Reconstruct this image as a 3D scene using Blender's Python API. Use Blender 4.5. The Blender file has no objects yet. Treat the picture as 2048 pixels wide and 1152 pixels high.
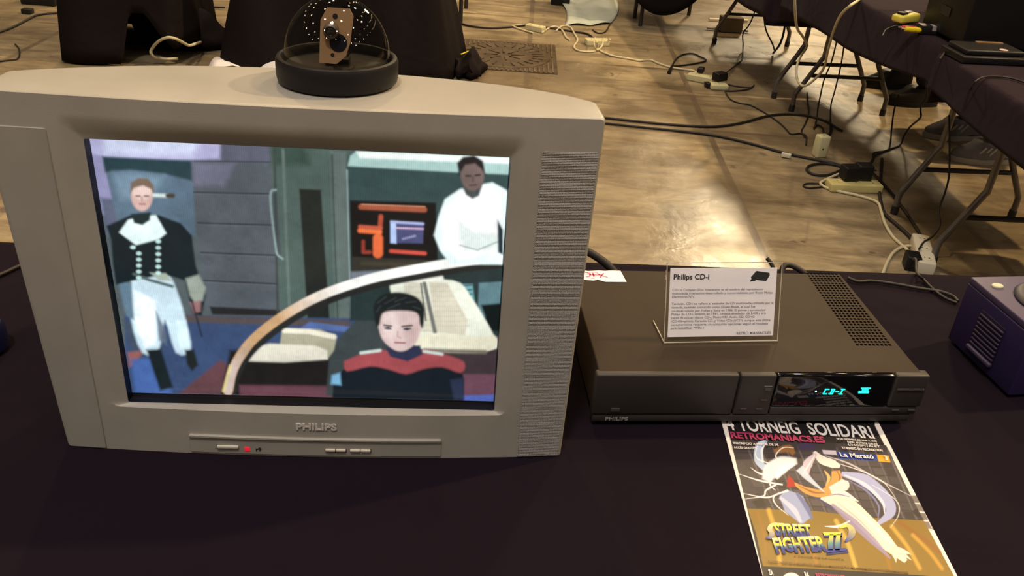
import bpy, bmesh, math, random
import numpy as np
from mathutils import Vector, Matrix
random.seed(7); rng = np.random.default_rng(5)
S = bpy.context.scene; COL = S.collection
PI = math.pi

# ------------------------------------------------------------------ camera
FPX, TH, RO = 1783.3244, 0.5186, 0.0748
CAM = np.array([0, 0, .74 + .6935])
cT, sT = math.cos(TH), math.sin(TH)
_F = np.array([0, cT, -sT]); _R = np.array([1, 0, 0.]); _U = np.array([0, sT, cT])
CR = _R * math.cos(RO) + _U * math.sin(RO)
CU = -_R * math.sin(RO) + _U * math.cos(RO)
cd = bpy.data.cameras.new('camera'); cam = bpy.data.objects.new('camera', cd); COL.objects.link(cam)
cd.sensor_width = 36; cd.lens = FPX / 2048 * 36; cd.clip_start = .02; cd.clip_end = 200
cam.matrix_world = Matrix(((CR[0], CU[0], -_F[0], CAM[0]), (CR[1], CU[1], -_F[1], CAM[1]), (CR[2], CU[2], -_F[2], CAM[2]), (0, 0, 0, 1)))
S.camera = cam
cd.dof.use_dof = False

# ------------------------------------------------------------------ world, lamps, exposure
S.view_settings.view_transform = 'Standard'; S.view_settings.look = 'None'
S.cycles.transparent_max_bounces = 40
S.view_settings.exposure = 0; S.view_settings.gamma = 1
W = bpy.data.worlds.new('hall_air'); S.world = W; W.use_nodes = True
W.node_tree.nodes['Background'].inputs[0].default_value = (1, .80, .62, 1)
W.node_tree.nodes['Background'].inputs[1].default_value = .035

def lamp(x, y, z, power, size=.35, col=(1, .74, .44), aim=None):
    l = bpy.data.lights.new('hall_lamp', 'AREA'); l.shape = 'DISK'; l.size = size; l.energy = power; l.color = col
    o = bpy.data.objects.new('hall_lamp', l); COL.objects.link(o); o.location = (x, y, z)
    if aim:
        o.rotation_euler = (Vector(aim) - Vector((x, y, z))).to_track_quat('-Z', 'Y').to_euler()
    return o
for iy in range(-3, 9):
    for ix in range(-3, 4):
        lamp(ix * 4.5 + 1.2 + .4 * (iy % 2), iy * 4.0 + 3.2, 9.2, 44 if iy < 0 else 20, .4, (1, .82, .68) if iy < 0 else (1, .68, .36))
lamp(2.8, 7.6, 8.2, 190, .3, (1, .72, .40), aim=(0, 1, .8))
lamp(-2.2, 8.0, 8.4, 250, .3, (1, .72, .40), aim=(.5, 3, 0))          # the two bright flood lamps over the stands
lamp(6.4, 4.0, 8.2, 820, .3, (1, .72, .40), aim=(1.6, 4.5, 0))
lamp(-.8, -2.0, 9.0, 400, .8, (1, .90, .84), aim=(0, 1, .8))
lamp(6.1, 20.5, 8.6, 950, 1.8, (1, .78, .48), aim=(2, 8, 0))      # far bright flood lamp whose light glances off the floor

# ------------------------------------------------------------------ helpers
def at(x, y, z=0.0):
    d = CR * (x - 1024) / FPX - CU * (y - 576) / FPX + _F
    return CAM + (z - CAM[2]) / d[2] * d
def aty(x, y, Y):
    d = CR * (x - 1024) / FPX - CU * (y - 576) / FPX + _F
    return CAM + (Y - CAM[1]) / d[1] * d
def proj(P):
    d = np.asarray(P, float) - CAM; z = d @ _F
    return np.stack([1024 + FPX * (d @ CR) / z, 576 - FPX * (d @ CU) / z], -1)

def lin(c):
    c = np.asarray(c, float) / 255
    return np.where(c <= .04045, c / 12.92, ((c + .055) / 1.055) ** 2.4)

def mat(name, col, rough=.5, metal=0, spec=.5, noise=0, nscale=30, bump=0, bscale=200, emit=None, estr=1, sheen=0, col2=None, coat=0):
    m = bpy.data.materials.new(name); m.use_nodes = True; nt = m.node_tree; b = nt.nodes['Principled BSDF']
    c = tuple(col) + (1,)
    b.inputs['Base Color'].default_value = c; b.inputs['Roughness'].default_value = rough
    b.inputs['Metallic'].default_value = metal; b.inputs['Specular IOR Level'].default_value = spec
    if sheen: b.inputs['Sheen Weight'].default_value = sheen
    if coat: b.inputs['Coat Weight'].default_value = coat; b.inputs['Coat Roughness'].default_value = .1
    if emit is not None:
        b.inputs['Emission Color'].default_value = tuple(emit) + (1,); b.inputs['Emission Strength'].default_value = estr
    tc = nt.nodes.new('ShaderNodeTexCoord')
    if noise:
        n = nt.nodes.new('ShaderNodeTexNoise'); n.inputs['Scale'].default_value = nscale; n.inputs['Detail'].default_value = 5
        nt.links.new(tc.outputs['Object'], n.inputs['Vector'])
        r = nt.nodes.new('ShaderNodeMix'); r.data_type = 'RGBA'
        a = col2 if col2 is not None else tuple(x * (1 - noise) for x in col)
        r.inputs[6].default_value = tuple(a) + (1,); r.inputs[7].default_value = tuple(min(1, x * (1 + noise * .5)) for x in col) + (1,)
        rp = nt.nodes.new('ShaderNodeMapRange'); rp.inputs[1].default_value = .35; rp.inputs[2].default_value = .65
        nt.links.new(n.outputs['Fac'], rp.inputs[0]); nt.links.new(rp.outputs[0], r.inputs[0])
        nt.links.new(r.outputs[2], b.inputs['Base Color'])
    if bump:
        n2 = nt.nodes.new('ShaderNodeTexNoise'); n2.inputs['Scale'].default_value = bscale; n2.inputs['Detail'].default_value = 3
        nt.links.new(tc.outputs['Object'], n2.inputs['Vector'])
        bp = nt.nodes.new('ShaderNodeBump'); bp.inputs['Strength'].default_value = bump; bp.inputs['Distance'].default_value = .002
        nt.links.new(n2.outputs['Fac'], bp.inputs['Height']); nt.links.new(bp.outputs[0], b.inputs['Normal'])
    return m

def link(name, me, m=None, parent=None, smooth=False, loc=None, rot=None):
    o = bpy.data.objects.new(name, me); COL.objects.link(o)
    if m is not None and not me.materials: me.materials.append(m)
    if smooth:
        me.polygons.foreach_set('use_smooth', [True] * len(me.polygons))
        try: me.set_sharp_from_angle(angle=math.radians(smooth if smooth > 1 else 40))
        except Exception: pass
    if parent: o.parent = parent
    if loc is not None: o.location = loc
    if rot is not None: o.rotation_euler = rot
    return o
def obj(name, bm, m=None, parent=None, smooth=False, **k):
    bmesh.ops.recalc_face_normals(bm, faces=bm.faces)
    me = bpy.data.meshes.new(name); bm.to_mesh(me); bm.free()
    return link(name, me, m, parent, smooth, **k)
def pyobj(name, v, f, m=None, parent=None, smooth=False, **k):
    bm = bmesh.new(); vs = [bm.verts.new(tuple(map(float, p))) for p in v]
    for q in f:
        try: bm.faces.new([vs[i] for i in q])
        except ValueError: pass
    return obj(name, bm, m, parent, smooth, **k)
def tag(o, label, cat, group=None, kind=None):
    o['label'] = label
    if cat: o['category'] = cat
    if group: o['group'] = group
    if kind: o['kind'] = kind
    return o
def thing(name, label, cat, loc=(0, 0, 0), rot=(0, 0, 0), group=None):
    o = bpy.data.objects.new(name, None); COL.objects.link(o); o.location = loc; o.rotation_euler = rot
    o.empty_display_size = .05
    return tag(o, label, cat, group)

def bxm(bm, x0, x1, y0, y1, z0, z1, bev=0, seg=2, M=None):
    r = bmesh.ops.create_cube(bm, size=1)
    vs = r['verts']
    for v in vs:
        v.co = Vector(((x0 + x1) / 2 + v.co.x * (x1 - x0), (y0 + y1) / 2 + v.co.y * (y1 - y0), (z0 + z1) / 2 + v.co.z * (z1 - z0)))
    if bev:
        es = set(e for v in vs for e in v.link_edges)
        r2 = bmesh.ops.bevel(bm, geom=list(es), offset=bev, segments=seg, affect='EDGES', profile=.5)
        vs = set(vs) | set(r2['verts']); vs = [v for v in vs if v.is_valid]
    if M is not None: bmesh.ops.transform(bm, matrix=M, verts=vs)
    return vs
def box(name, x0, x1, y0, y1, z0, z1, m, parent=None, bev=0, seg=2, **k):
    bm = bmesh.new(); bxm(bm, x0, x1, y0, y1, z0, z1, bev, seg)
    return obj(name, bm, m, parent, smooth=30 if bev else False, **k)
def catmull(P, n=8):
    P = [np.array(p, float) for p in P]
    if len(P) < 3: return P
    Q = [2 * P[0] - P[1]] + P + [2 * P[-1] - P[-2]]; out = []
    for i in range(1, len(Q) - 2):
        p0, p1, p2, p3 = Q[i - 1:i + 3]
        for t in np.linspace(0, 1, n, endpoint=False):
            out.append(.5 * (2 * p1 + (p2 - p0) * t + (2 * p0 - 5 * p1 + 4 * p2 - p3) * t * t + (3 * p1 - p0 - 3 * p2 + p3) * t ** 3))
    out.append(P[-1]); return out
def tubem(bm, P, r, seg=8, smoothn=0, closed=False):
    if smoothn: P = catmull(P, smoothn)
    P = [Vector(tuple(map(float, p))) for p in P]
    rr = r if hasattr(r, '__len__') else [r] * len(P)
    T = [(P[min(i + 1, len(P) - 1)] - P[max(i - 1, 0)]).normalized() for i in range(len(P))]
    a = T[0].orthogonal().normalized(); rings = []
    for i, p in enumerate(P):
        a = (a - T[i] * a.dot(T[i])); a = a.normalized() if a.length > 1e-6 else T[i].orthogonal().normalized()
        b = T[i].cross(a)
        rings.append([bm.verts.new(p + (a * math.cos(2 * PI * k / seg) + b * math.sin(2 * PI * k / seg)) * rr[i]) for k in range(seg)])
    for i in range(len(rings) - 1):
        for k in range(seg):
            bm.faces.new([rings[i][k], rings[i][(k + 1) % seg], rings[i + 1][(k + 1) % seg], rings[i + 1][k]])
    bm.faces.new(rings[0][::-1]); bm.faces.new(rings[-1])
def tube(name, P, r, m, parent=None, seg=8, smoothn=8, **k):
    bm = bmesh.new(); tubem(bm, P, r, seg, smoothn)
    return obj(name, bm, m, parent, smooth=60, **k)
def lathem(bm, prof, seg=48, c=(0, 0, 0), cap=True):
    rings = []
    for r, z in prof:
        rings.append([bm.verts.new((c[0] + r * math.cos(2 * PI * k / seg), c[1] + r * math.sin(2 * PI * k / seg), c[2] + z)) for k in range(seg)])
    for i in range(len(rings) - 1):
        for k in range(seg):
            bm.faces.new([rings[i][k], rings[i][(k + 1) % seg], rings[i + 1][(k + 1) % seg], rings[i + 1][k]])
    if cap:
        bm.faces.new(rings[0]); bm.faces.new(rings[-1])
def lathe(name, prof, m, parent=None, seg=48, c=(0, 0, 0), cap=True, **k):
    bm = bmesh.new(); lathem(bm, prof, seg, c, cap)
    return obj(name, bm, m, parent, smooth=35, **k)

def text_mesh(s, size, extrude=.0002, sx=1, shear=0, align='LEFT', bold=0, space=1):
    cu = bpy.data.curves.new('t', 'FONT'); cu.body = s; cu.size = size; cu.extrude = extrude; cu.align_x = align
    cu.offset = bold; cu.shear = shear; cu.space_character = space; cu.resolution_u = 3
    o = bpy.data.objects.new('t', cu); COL.objects.link(o)
    dg = bpy.context.evaluated_depsgraph_get()
    me = bpy.data.meshes.new_from_object(o.evaluated_get(dg))
    bpy.data.objects.remove(o)
    if sx != 1: me.transform(Matrix.Diagonal((sx, 1, 1, 1)))
    return me
def texts(name, items, m, parent, **k):
    """items: (string, matrix, size, kwargs); one mesh"""
    bm = bmesh.new()
    for s, M, size, kw in items:
        me = text_mesh(s, size, **kw); me.transform(M); bm.from_mesh(me); bpy.data.meshes.remove(me)
    me = bpy.data.meshes.new(name); bm.to_mesh(me); bm.free()
    return link(name, me, m, parent, **k)
def fitted(s, size, width, **kw):
    """sx that makes the string 'width' long"""
    me = text_mesh(s, size, **kw); xs = [v.co.x for v in me.vertices]; w = max(xs) - min(xs); bpy.data.meshes.remove(me)
    return width / w

# ------------------------------------------------------------------ picture raster (for things that are themselves printed or lit pictures)
class Art:
    def __init__(s, X, Y, base):
        s.X, s.Y = X, Y; s.c = np.empty(X.shape + (3,)); s.c[:] = lin(base)
    def _bb(s, P, pad):
        x0, y0 = P.min(0) - pad; x1, y1 = P.max(0) + pad
        return (s.X > x0) & (s.X < x1) & (s.Y > y0) & (s.Y < y1)
    def put(s, k, a, col, col2=None, g=None):
        a = a[:, None]
        c = lin(col)
        if col2 is not None:
            t = np.clip(((s.X[k] - g[0]) * (g[2] - g[0]) + (s.Y[k] - g[1]) * (g[3] - g[1])) / ((g[2] - g[0]) ** 2 + (g[3] - g[1]) ** 2), 0, 1)[:, None]
            c = lin(col) * (1 - t) + lin(col2) * t
        s.c[k] = s.c[k] * (1 - a) + c * a
    def poly(s, P, col, soft=.7, al=1, col2=None, g=None, smooth=0):
        P = np.array(P, float)
        if smooth: P = np.array(catmull(list(P) + [P[0]], smooth))[:-1]
        k = s._bb(P, soft + 1)
        if not k.any(): return
        x, y = s.X[k], s.Y[k]; ins = np.zeros(x.shape, bool); d = np.full(x.shape, 1e9)
        for (ax, ay), (bx, by) in zip(P, np.roll(P, -1, 0)):
            L = (bx - ax) ** 2 + (by - ay) ** 2 + 1e-9
            t = np.clip(((x - ax) * (bx - ax) + (y - ay) * (by - ay)) / L, 0, 1)
            d = np.minimum(d, (x - ax - t * (bx - ax)) ** 2 + (y - ay - t * (by - ay)) ** 2)
            if ay != by:
                cr = ((ay > y) != (by > y)) & (x < (bx - ax) * (y - ay) / (by - ay) + ax); ins ^= cr
        d = np.sqrt(d) * np.where(ins, 1, -1)
        s.put(k, np.clip(d / (2 * soft) + .5, 0, 1) * al, col, col2, g)
    def line(s, P, w, col, soft=.7, al=1, smooth=0, col2=None, g=None):
        P = np.array(P, float)
        if smooth: P = np.array(catmull(P, smooth))
        k = s._bb(P, w + soft + 1)
        if not k.any(): return
        x, y = s.X[k], s.Y[k]; d = np.full(x.shape, 1e9)
        for (ax, ay), (bx, by) in zip(P[:-1], P[1:]):
            L = (bx - ax) ** 2 + (by - ay) ** 2 + 1e-9
            t = np.clip(((x - ax) * (bx - ax) + (y - ay) * (by - ay)) / L, 0, 1)
            d = np.minimum(d, (x - ax - t * (bx - ax)) ** 2 + (y - ay - t * (by - ay)) ** 2)
        s.put(k, np.clip((w / 2 - np.sqrt(d)) / (2 * soft) + .5, 0, 1) * al, col, col2, g)
    def ell(s, cx, cy, rx, ry, col, soft=.7, al=1, rot=0):
        n = 28; t = np.linspace(0, 2 * PI, n, endpoint=False)
        c, q = math.cos(rot), math.sin(rot)
        s.poly(np.stack([cx + rx * np.cos(t) * c - ry * np.sin(t) * q, cy + rx * np.cos(t) * q + ry * np.sin(t) * c], -1), col, soft, al)
def grid_mesh(name, P, colors):
    """P (h,w,3) points; colors (h,w,3) linear"""
    h, w = P.shape[:2]
    idx = np.arange(h * w).reshape(h, w)
    f = np.stack([idx[:-1, :-1], idx[:-1, 1:], idx[1:, 1:], idx[1:, :-1]], -1).reshape(-1, 4)
    me = bpy.data.meshes.new(name); me.vertices.add(h * w); me.vertices.foreach_set('co', P.reshape(-1).astype('f'))
    me.loops.add(f.size); me.loops.foreach_set('vertex_index', f.reshape(-1).astype('i'))
    me.polygons.add(len(f)); me.polygons.foreach_set('loop_start', np.arange(0, f.size, 4).astype('i'))
    me.update(calc_edges=True)
    ca = me.color_attributes.new('picture', 'FLOAT_COLOR', 'POINT')
    c4 = np.ones((h * w, 4), 'f'); c4[:, :3] = colors.reshape(-1, 3); ca.data.foreach_set('color', c4.reshape(-1))
    me.polygons.foreach_set('use_smooth', [True] * len(f))
    return me
#@@PARTS
# ------------------------------------------------------------------ materials
def glassy(name, col, rough, alpha_mix, ior=1.45):
    """thin clear plastic: fresnel mix of tinted transparency and gloss"""
    m = bpy.data.materials.new(name); m.use_nodes = True; nt = m.node_tree; nt.nodes.clear()
    o = nt.nodes.new('ShaderNodeOutputMaterial'); mx = nt.nodes.new('ShaderNodeMixShader')
    t = nt.nodes.new('ShaderNodeBsdfTransparent'); t.inputs[0].default_value = tuple(col) + (1,)
    g = nt.nodes.new('ShaderNodeBsdfGlossy'); g.inputs['Roughness'].default_value = rough
    fr = nt.nodes.new('ShaderNodeFresnel'); fr.inputs[0].default_value = ior
    ad = nt.nodes.new('ShaderNodeMath'); ad.operation = 'ADD'; ad.inputs[1].default_value = alpha_mix; ad.use_clamp = True
    ge = nt.nodes.new('ShaderNodeNewGeometry'); iv = nt.nodes.new('ShaderNodeMath'); iv.operation = 'SUBTRACT'; iv.inputs[0].default_value = 1; nt.links.new(ge.outputs['Backfacing'], iv.inputs[1])
    fm = nt.nodes.new('ShaderNodeMath'); fm.operation = 'MULTIPLY'; nt.links.new(fr.outputs[0], fm.inputs[0]); nt.links.new(iv.outputs[0], fm.inputs[1])      # one gloss per sheet, on its outer face
    nt.links.new(fm.outputs[0], ad.inputs[0]); nt.links.new(ad.outputs[0], mx.inputs[0])
    nt.links.new(t.outputs[0], mx.inputs[1]); nt.links.new(g.outputs[0], mx.inputs[2]); nt.links.new(mx.outputs[0], o.inputs[0])
    return m
def picture_mat(name, emissive, rough=.5, mask=0):
    m = bpy.data.materials.new(name); m.use_nodes = True; nt = m.node_tree; b = nt.nodes['Principled BSDF']
    a = nt.nodes.new('ShaderNodeAttribute'); a.attribute_name = 'picture'
    src = a.outputs['Color']
    b.inputs['Roughness'].default_value = rough
    if mask:      # the phosphor mask: fine upright stripes
        tc = nt.nodes.new('ShaderNodeTexCoord'); sx = nt.nodes.new('ShaderNodeSeparateXYZ'); nt.links.new(tc.outputs['Object'], sx.inputs[0])
        def trig(sock, period, ph):
            k = nt.nodes.new('ShaderNodeMath'); k.operation = 'MULTIPLY_ADD'; k.inputs[1].default_value = 2 * PI / period; k.inputs[2].default_value = ph
            nt.links.new(sock, k.inputs[0]); q = nt.nodes.new('ShaderNodeMath'); q.operation = 'SINE'; nt.links.new(k.outputs[0], q.inputs[0]); return q.outputs[0]
        a1 = trig(sx.outputs[0], .0021, 0); a2 = trig(sx.outputs[2], .0017, 0)
        mm = nt.nodes.new('ShaderNodeMath'); mm.operation = 'MULTIPLY_ADD'; mm.inputs[1].default_value = mask; mm.inputs[2].default_value = 1
        nt.links.new(a1, mm.inputs[0])
        m2 = nt.nodes.new('ShaderNodeMath'); m2.operation = 'MULTIPLY_ADD'; m2.inputs[1].default_value = mask * .4; nt.links.new(a2, m2.inputs[0]); nt.links.new(mm.outputs[0], m2.inputs[2])
        vm = nt.nodes.new('ShaderNodeVectorMath'); vm.operation = 'SCALE'; nt.links.new(src, vm.inputs[0]); nt.links.new(m2.outputs[0], vm.inputs['Scale'])
        src = vm.outputs[0]
    if emissive:
        b.inputs['Base Color'].default_value = (.012, .013, .015, 1)
        nt.links.new(src, b.inputs['Emission Color']); b.inputs['Emission Strength'].default_value = emissive
        b.inputs['Specular IOR Level'].default_value = .25
    else:
        nt.links.new(src, b.inputs['Base Color'])
    return m

M = {}
M['silver'] = mat('silver_plastic', (.355, .335, .285), .42, 0, .4, noise=.10, nscale=9, bump=.08, bscale=900)
M['silver2'] = mat('silver_plastic_panel', (.325, .307, .265), .45, 0, .4, noise=.08, nscale=12)
M['silver_back'] = mat('grey_back_plastic', (.20, .19, .175), .6)
M['black'] = mat('black_plastic', (.009, .008, .008), .5, 0, .3, bump=.1, bscale=600)
M['maskblack'] = mat('matte_black', (.004, .004, .005), .55, spec=.3)
M['rubber'] = mat('black_rubber', (.014, .013, .013), .55)
M['chrome'] = mat('worn_chrome', (.62, .6, .57), .28, 1)
M['cream_btn'] = mat('pale_button', (.62, .58, .48), .35)
M['red'] = mat('red_lamp', (.5, .01, .02), .3, emit=(1, .02, .05), estr=.55)
M['ink'] = mat('dark_ink', (.02, .02, .02), .6)
M['player'] = mat('charcoal_metal', (.038, .0275, .0185), .65, 0, .12, noise=.16, nscale=7, bump=.12, bscale=700)
M['fascia'] = mat('charcoal_fascia', (.034, .029, .026), .5, 0, .4, noise=.12, nscale=15)
M['fascia_lit'] = mat('fascia_button', (.062, .056, .052), .4)  # slightly lighter grey of the fascia's buttons
M['vent'] = mat('vent_hole', (.003, .0025, .002), .9, spec=0)
M['window'] = mat('smoked_window', (.004, .004, .005), .06, 0, .6)
M['vfd'] = mat('display_glow', (.0, .05, .05), .4, emit=(.02, .95, .80), estr=1.5)
M['vfd2'] = mat('display_dot', (.2, .2, .2), .4, emit=(.55, 1, .9), estr=1.5)
M['label_grey'] = mat('pale_print', (.34, .32, .31), .4)
M['paper'] = mat('white_paper', (.90, .865, .87), .6, noise=.03, nscale=30)
M['pink'] = mat('magenta_ink', (.55, .05, .16), .6)
M['grey_ink'] = mat('grey_ink', (.17, .16, .18), .6)
M['acrylic'] = glassy('clear_acrylic', (.998, .998, .996), .02, .0, 1.22)
M['acrylic_edge'] = mat('acrylic_edge', (.55, .5, .38), .12, 0, .8, emit=None)
M['dome'] = glassy('smoked_dome', (.66, .64, .61), .012, .035)
M['tan'] = mat('tan_board', (.66, .42, .22), .5)
M['lens'] = mat('lens_glass', (.05, .045, .04), .08, 0, .8)
M['lensring'] = mat('lens_ring', (.33, .29, .24), .3, .6)
M['darkblue'] = mat('dark_blue_void', (.012, .012, .03), .4)
M['purple'] = mat('indigo_plastic', (.022, .014, .062), .5, 0, .45, noise=.08, nscale=20)  # console sides: shade is put into this darker copy of the indigo
M['purple_top'] = mat('violet_plastic', (.056, .041, .092), .5, 0, .45, noise=.06, nscale=20)  # console top: same indigo plastic, lightened to stand for light from above
M['purple_dark'] = mat('vent_indigo', (.008, .006, .02), .5)
M['lilac'] = mat('pale_lilac', (.055, .043, .085), .4)
M['ivory'] = mat('ivory_plastic', (.55, .54, .36), .45)
M['strip'] = mat('ivory_strip', (.62, .58, .33), .45)
M['strip_y'] = mat('yellowed_strip', (.62, .54, .22), .45)
M['strip_w'] = mat('white_strip', (.66, .62, .48), .45)
M['cream_cable'] = mat('cream_cable', (.62, .56, .36), .5)
M['black_cable'] = mat('black_cable', (.012, .009, .007), .6)
M['leg'] = mat('grey_tube', (.17, .155, .14), .38, .55, noise=.1, nscale=15)
M['legbar'] = mat('dark_bar', (.018, .015, .013), .5)
M['tabletop'] = mat('table_board', (.33, .30, .26), .6)
M['metal_plate'] = None
M['yellow'] = mat('yellow_plastic', (.72, .62, .09), .4)
M['yellow_plug'] = mat('yellow_plug', (.85, .70, .01), .4)
M['red_plug'] = mat('red_plug', (.5, .02, .02), .4)
M['navy'] = mat('navy_trousers', (.010, .011, .020), .85, noise=.2, nscale=20)
M['shirt'] = mat('dark_shirt', (.02, .02, .025), .85, noise=.2, nscale=20)
M['skin'] = mat('skin', (.5, .3, .21), .5)
M['hair'] = mat('dark_hair', (.02, .014, .01), .6)
M['shoe'] = mat('grey_suede', (.15, .14, .15), .8, noise=.1, nscale=40)
M['sole'] = mat('pale_sole', (.34, .32, .27), .6)
M['stripe'] = mat('pale_stripe', (.42, .42, .40), .6)
M['purple_shoe'] = mat('mauve_suede', (.16, .10, .12), .8)
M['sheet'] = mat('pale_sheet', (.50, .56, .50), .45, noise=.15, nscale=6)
M['carton'] = mat('brown_card', (.24, .19, .12), .8, noise=.1, nscale=12)
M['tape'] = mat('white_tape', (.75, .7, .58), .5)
M['pinktoken'] = mat('pale_pink_sticker', (.62, .44, .36), .5)
M['wood'] = mat('brown_trim', (.22, .13, .06), .4)

def cloth_mat(name, c1, c2, rough=.9, sheen=0):
    m = mat(name, c2, rough, 0, .06, sheen=sheen)
    nt = m.node_tree; b = nt.nodes['Principled BSDF']; tc = nt.nodes.new('ShaderNodeTexCoord')
    n = nt.nodes.new('ShaderNodeTexNoise'); n.inputs['Scale'].default_value = 3.2; n.inputs['Detail'].default_value = 3; nt.links.new(tc.outputs['Object'], n.inputs['Vector'])
    mx = nt.nodes.new('ShaderNodeMix'); mx.data_type = 'RGBA'; mx.inputs[6].default_value = c1 + (1,); mx.inputs[7].default_value = c2 + (1,)
    nt.links.new(n.outputs['Fac'], mx.inputs[0]); nt.links.new(mx.outputs[2], b.inputs['Base Color'])
    n2 = nt.nodes.new('ShaderNodeTexNoise'); n2.inputs['Scale'].default_value = 420; n2.inputs['Detail'].default_value = 2; nt.links.new(tc.outputs['Object'], n2.inputs['Vector'])
    n3 = nt.nodes.new('ShaderNodeTexNoise'); n3.inputs['Scale'].default_value = 6; n3.inputs['Detail'].default_value = 2; n3.inputs['Distortion'].default_value = .8; nt.links.new(tc.outputs['Object'], n3.inputs['Vector'])
    b1 = nt.nodes.new('ShaderNodeBump'); b1.inputs['Strength'].default_value = .35; b1.inputs['Distance'].default_value = .001; nt.links.new(n2.outputs['Fac'], b1.inputs['Height'])
    b2 = nt.nodes.new('ShaderNodeBump'); b2.inputs['Strength'].default_value = .5; b2.inputs['Distance'].default_value = .02; nt.links.new(n3.outputs['Fac'], b2.inputs['Height'])
    nt.links.new(b1.outputs[0], b2.inputs['Normal']); nt.links.new(b2.outputs[0], b.inputs['Normal'])
    return m
M['cloth'] = cloth_mat('near_black_cloth', (.0070, .0044, .0078), (.0110, .0068, .0115))
M['cloth2'] = cloth_mat('black_cloth', (.008, .006, .006), (.016, .012, .012))
M['cloth3'] = cloth_mat('plum_black_cloth', (.014, .0085, .012), (.024, .014, .020), sheen=.04)

def floor_mat():
    m = bpy.data.materials.new('stained_concrete'); m.use_nodes = True; nt = m.node_tree; b = nt.nodes['Principled BSDF']
    L = nt.links.new; N = nt.nodes.new
    tc = N('ShaderNodeTexCoord')
    def noise(scale, det=6, dist=0, sc=(1, 1, 1), rough=.55):
        mp = N('ShaderNodeMapping'); mp.inputs['Scale'].default_value = sc; L(tc.outputs['Object'], mp.inputs[0])
        n = N('ShaderNodeTexNoise'); n.inputs['Scale'].default_value = scale; n.inputs['Detail'].default_value = det
        n.inputs['Distortion'].default_value = dist; n.inputs['Roughness'].default_value = rough; L(mp.outputs[0], n.inputs['Vector']); return n.outputs['Fac']
    def ramp(s, a, b_, c=0, d=1):
        r = N('ShaderNodeMapRange'); r.inputs[1].default_value = a; r.inputs[2].default_value = b_; r.inputs[3].default_value = c; r.inputs[4].default_value = d; L(s, r.inputs[0]); return r.outputs[0]
    def mixc(f, a, b_, mode='MIX'):
        x = N('ShaderNodeMix'); x.data_type = 'RGBA'; x.blend_type = mode
        if isinstance(f, float): x.inputs[0].default_value = f
        else: L(f, x.inputs[0])
        for i, q in ((6, a), (7, b_)):
            if isinstance(q, tuple): x.inputs[i].default_value = q + (1,)
            else: L(q, x.inputs[i])
        return x.outputs[2]
    big = ramp(noise(1.1, 5, .6), .38, .64); c = mixc(big, (.19, .145, .082), (.42, .34, .205))
    st = ramp(noise(2.2, 7, .5, (.7, 2.6, 1), .65), .44, .60); c = mixc(st, c, mixc(.75, c, (.13, .095, .058)))
    fine = ramp(noise(16, 8, .3, (.6, 1.6, 1), .7), .35, .7, .78, 1.14)
    vm = N('ShaderNodeVectorMath'); vm.operation = 'SCALE'; L(c, vm.inputs[0]); L(fine, vm.inputs['Scale']); c = vm.outputs[0]
    sp = ramp(noise(7, 3, 0, (1, 1, 1)), .66, .70); c = mixc(sp, c, (.15, .11, .075))
    def seams(sz_w, sz_h, rot, mort, off=.5, loc=(0, 0, 0), sm=.35):
        mp = N('ShaderNodeMapping'); mp.inputs['Rotation'].default_value = (0, 0, rot); mp.inputs['Location'].default_value = loc; L(tc.outputs['Object'], mp.inputs[0])
        # wobble
        br = N('ShaderNodeTexBrick'); br.inputs['Scale'].default_value = 1; br.inputs['Brick Width'].default_value = sz_w; br.inputs['Row Height'].default_value = sz_h
        br.inputs['Mortar Size'].default_value = mort; br.inputs['Mortar Smooth'].default_value = sm; br.offset = off; L(mp.outputs[0], br.inputs['Vector'])
        br.inputs['Color1'].default_value = (.48, .48, .48, 1); br.inputs['Color2'].default_value = (.58, .58, .58, 1); br.inputs['Mortar'].default_value = (0, 0, 0, 1)
        return br
    br = seams(2.1, .9, 1.57, .018); brk = noise(3.1, 4)
    f1 = N('ShaderNodeMath'); f1.operation = 'MULTIPLY'; L(br.outputs['Fac'], f1.inputs[0]); L(ramp(brk, .38, .56, .25, .9), f1.inputs[1])
    c = mixc(f1.outputs[0], c, (.15, .11, .07))
    br2 = seams(.7, .33, .30, .010, .37, (.3, .2, 0), .8)
    f2 = N('ShaderNodeMath'); f2.operation = 'MULTIPLY'; L(br2.outputs['Fac'], f2.inputs[0]); L(ramp(noise(2.3, 3), .48, .62, 0, .45), f2.inputs[1])
    c = mixc(f2.outputs[0], c, (.20, .155, .105))
    tone = N('ShaderNodeVectorMath'); tone.operation = 'SCALE'; L(c, tone.inputs[0]); L(ramp(br.outputs['Color'], .45, .58, .90, 1.10), tone.inputs['Scale'])
    L(tone.outputs[0], b.inputs['Base Color'])
    L(ramp(noise(3.4, 6, .4), .35, .65, .24, .42), b.inputs['Roughness']); b.inputs['Specular IOR Level'].default_value = .55
    bp = N('ShaderNodeBump'); bp.inputs['Strength'].default_value = .4; bp.inputs['Distance'].default_value = .01; L(noise(5, 8, .3), bp.inputs['Height']); L(bp.outputs[0], b.inputs['Normal'])
    return m
M['floor'] = floor_mat()

# ------------------------------------------------------------------ floor
fl = pyobj('floor', [(-14, -12, 0), (16, -12, 0), (16, 34, 0), (-14, 34, 0)], [(0, 1, 2, 3)], M['floor']); tag(fl, 'worn tan concrete floor of the hall', 'floor', kind='structure')

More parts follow.
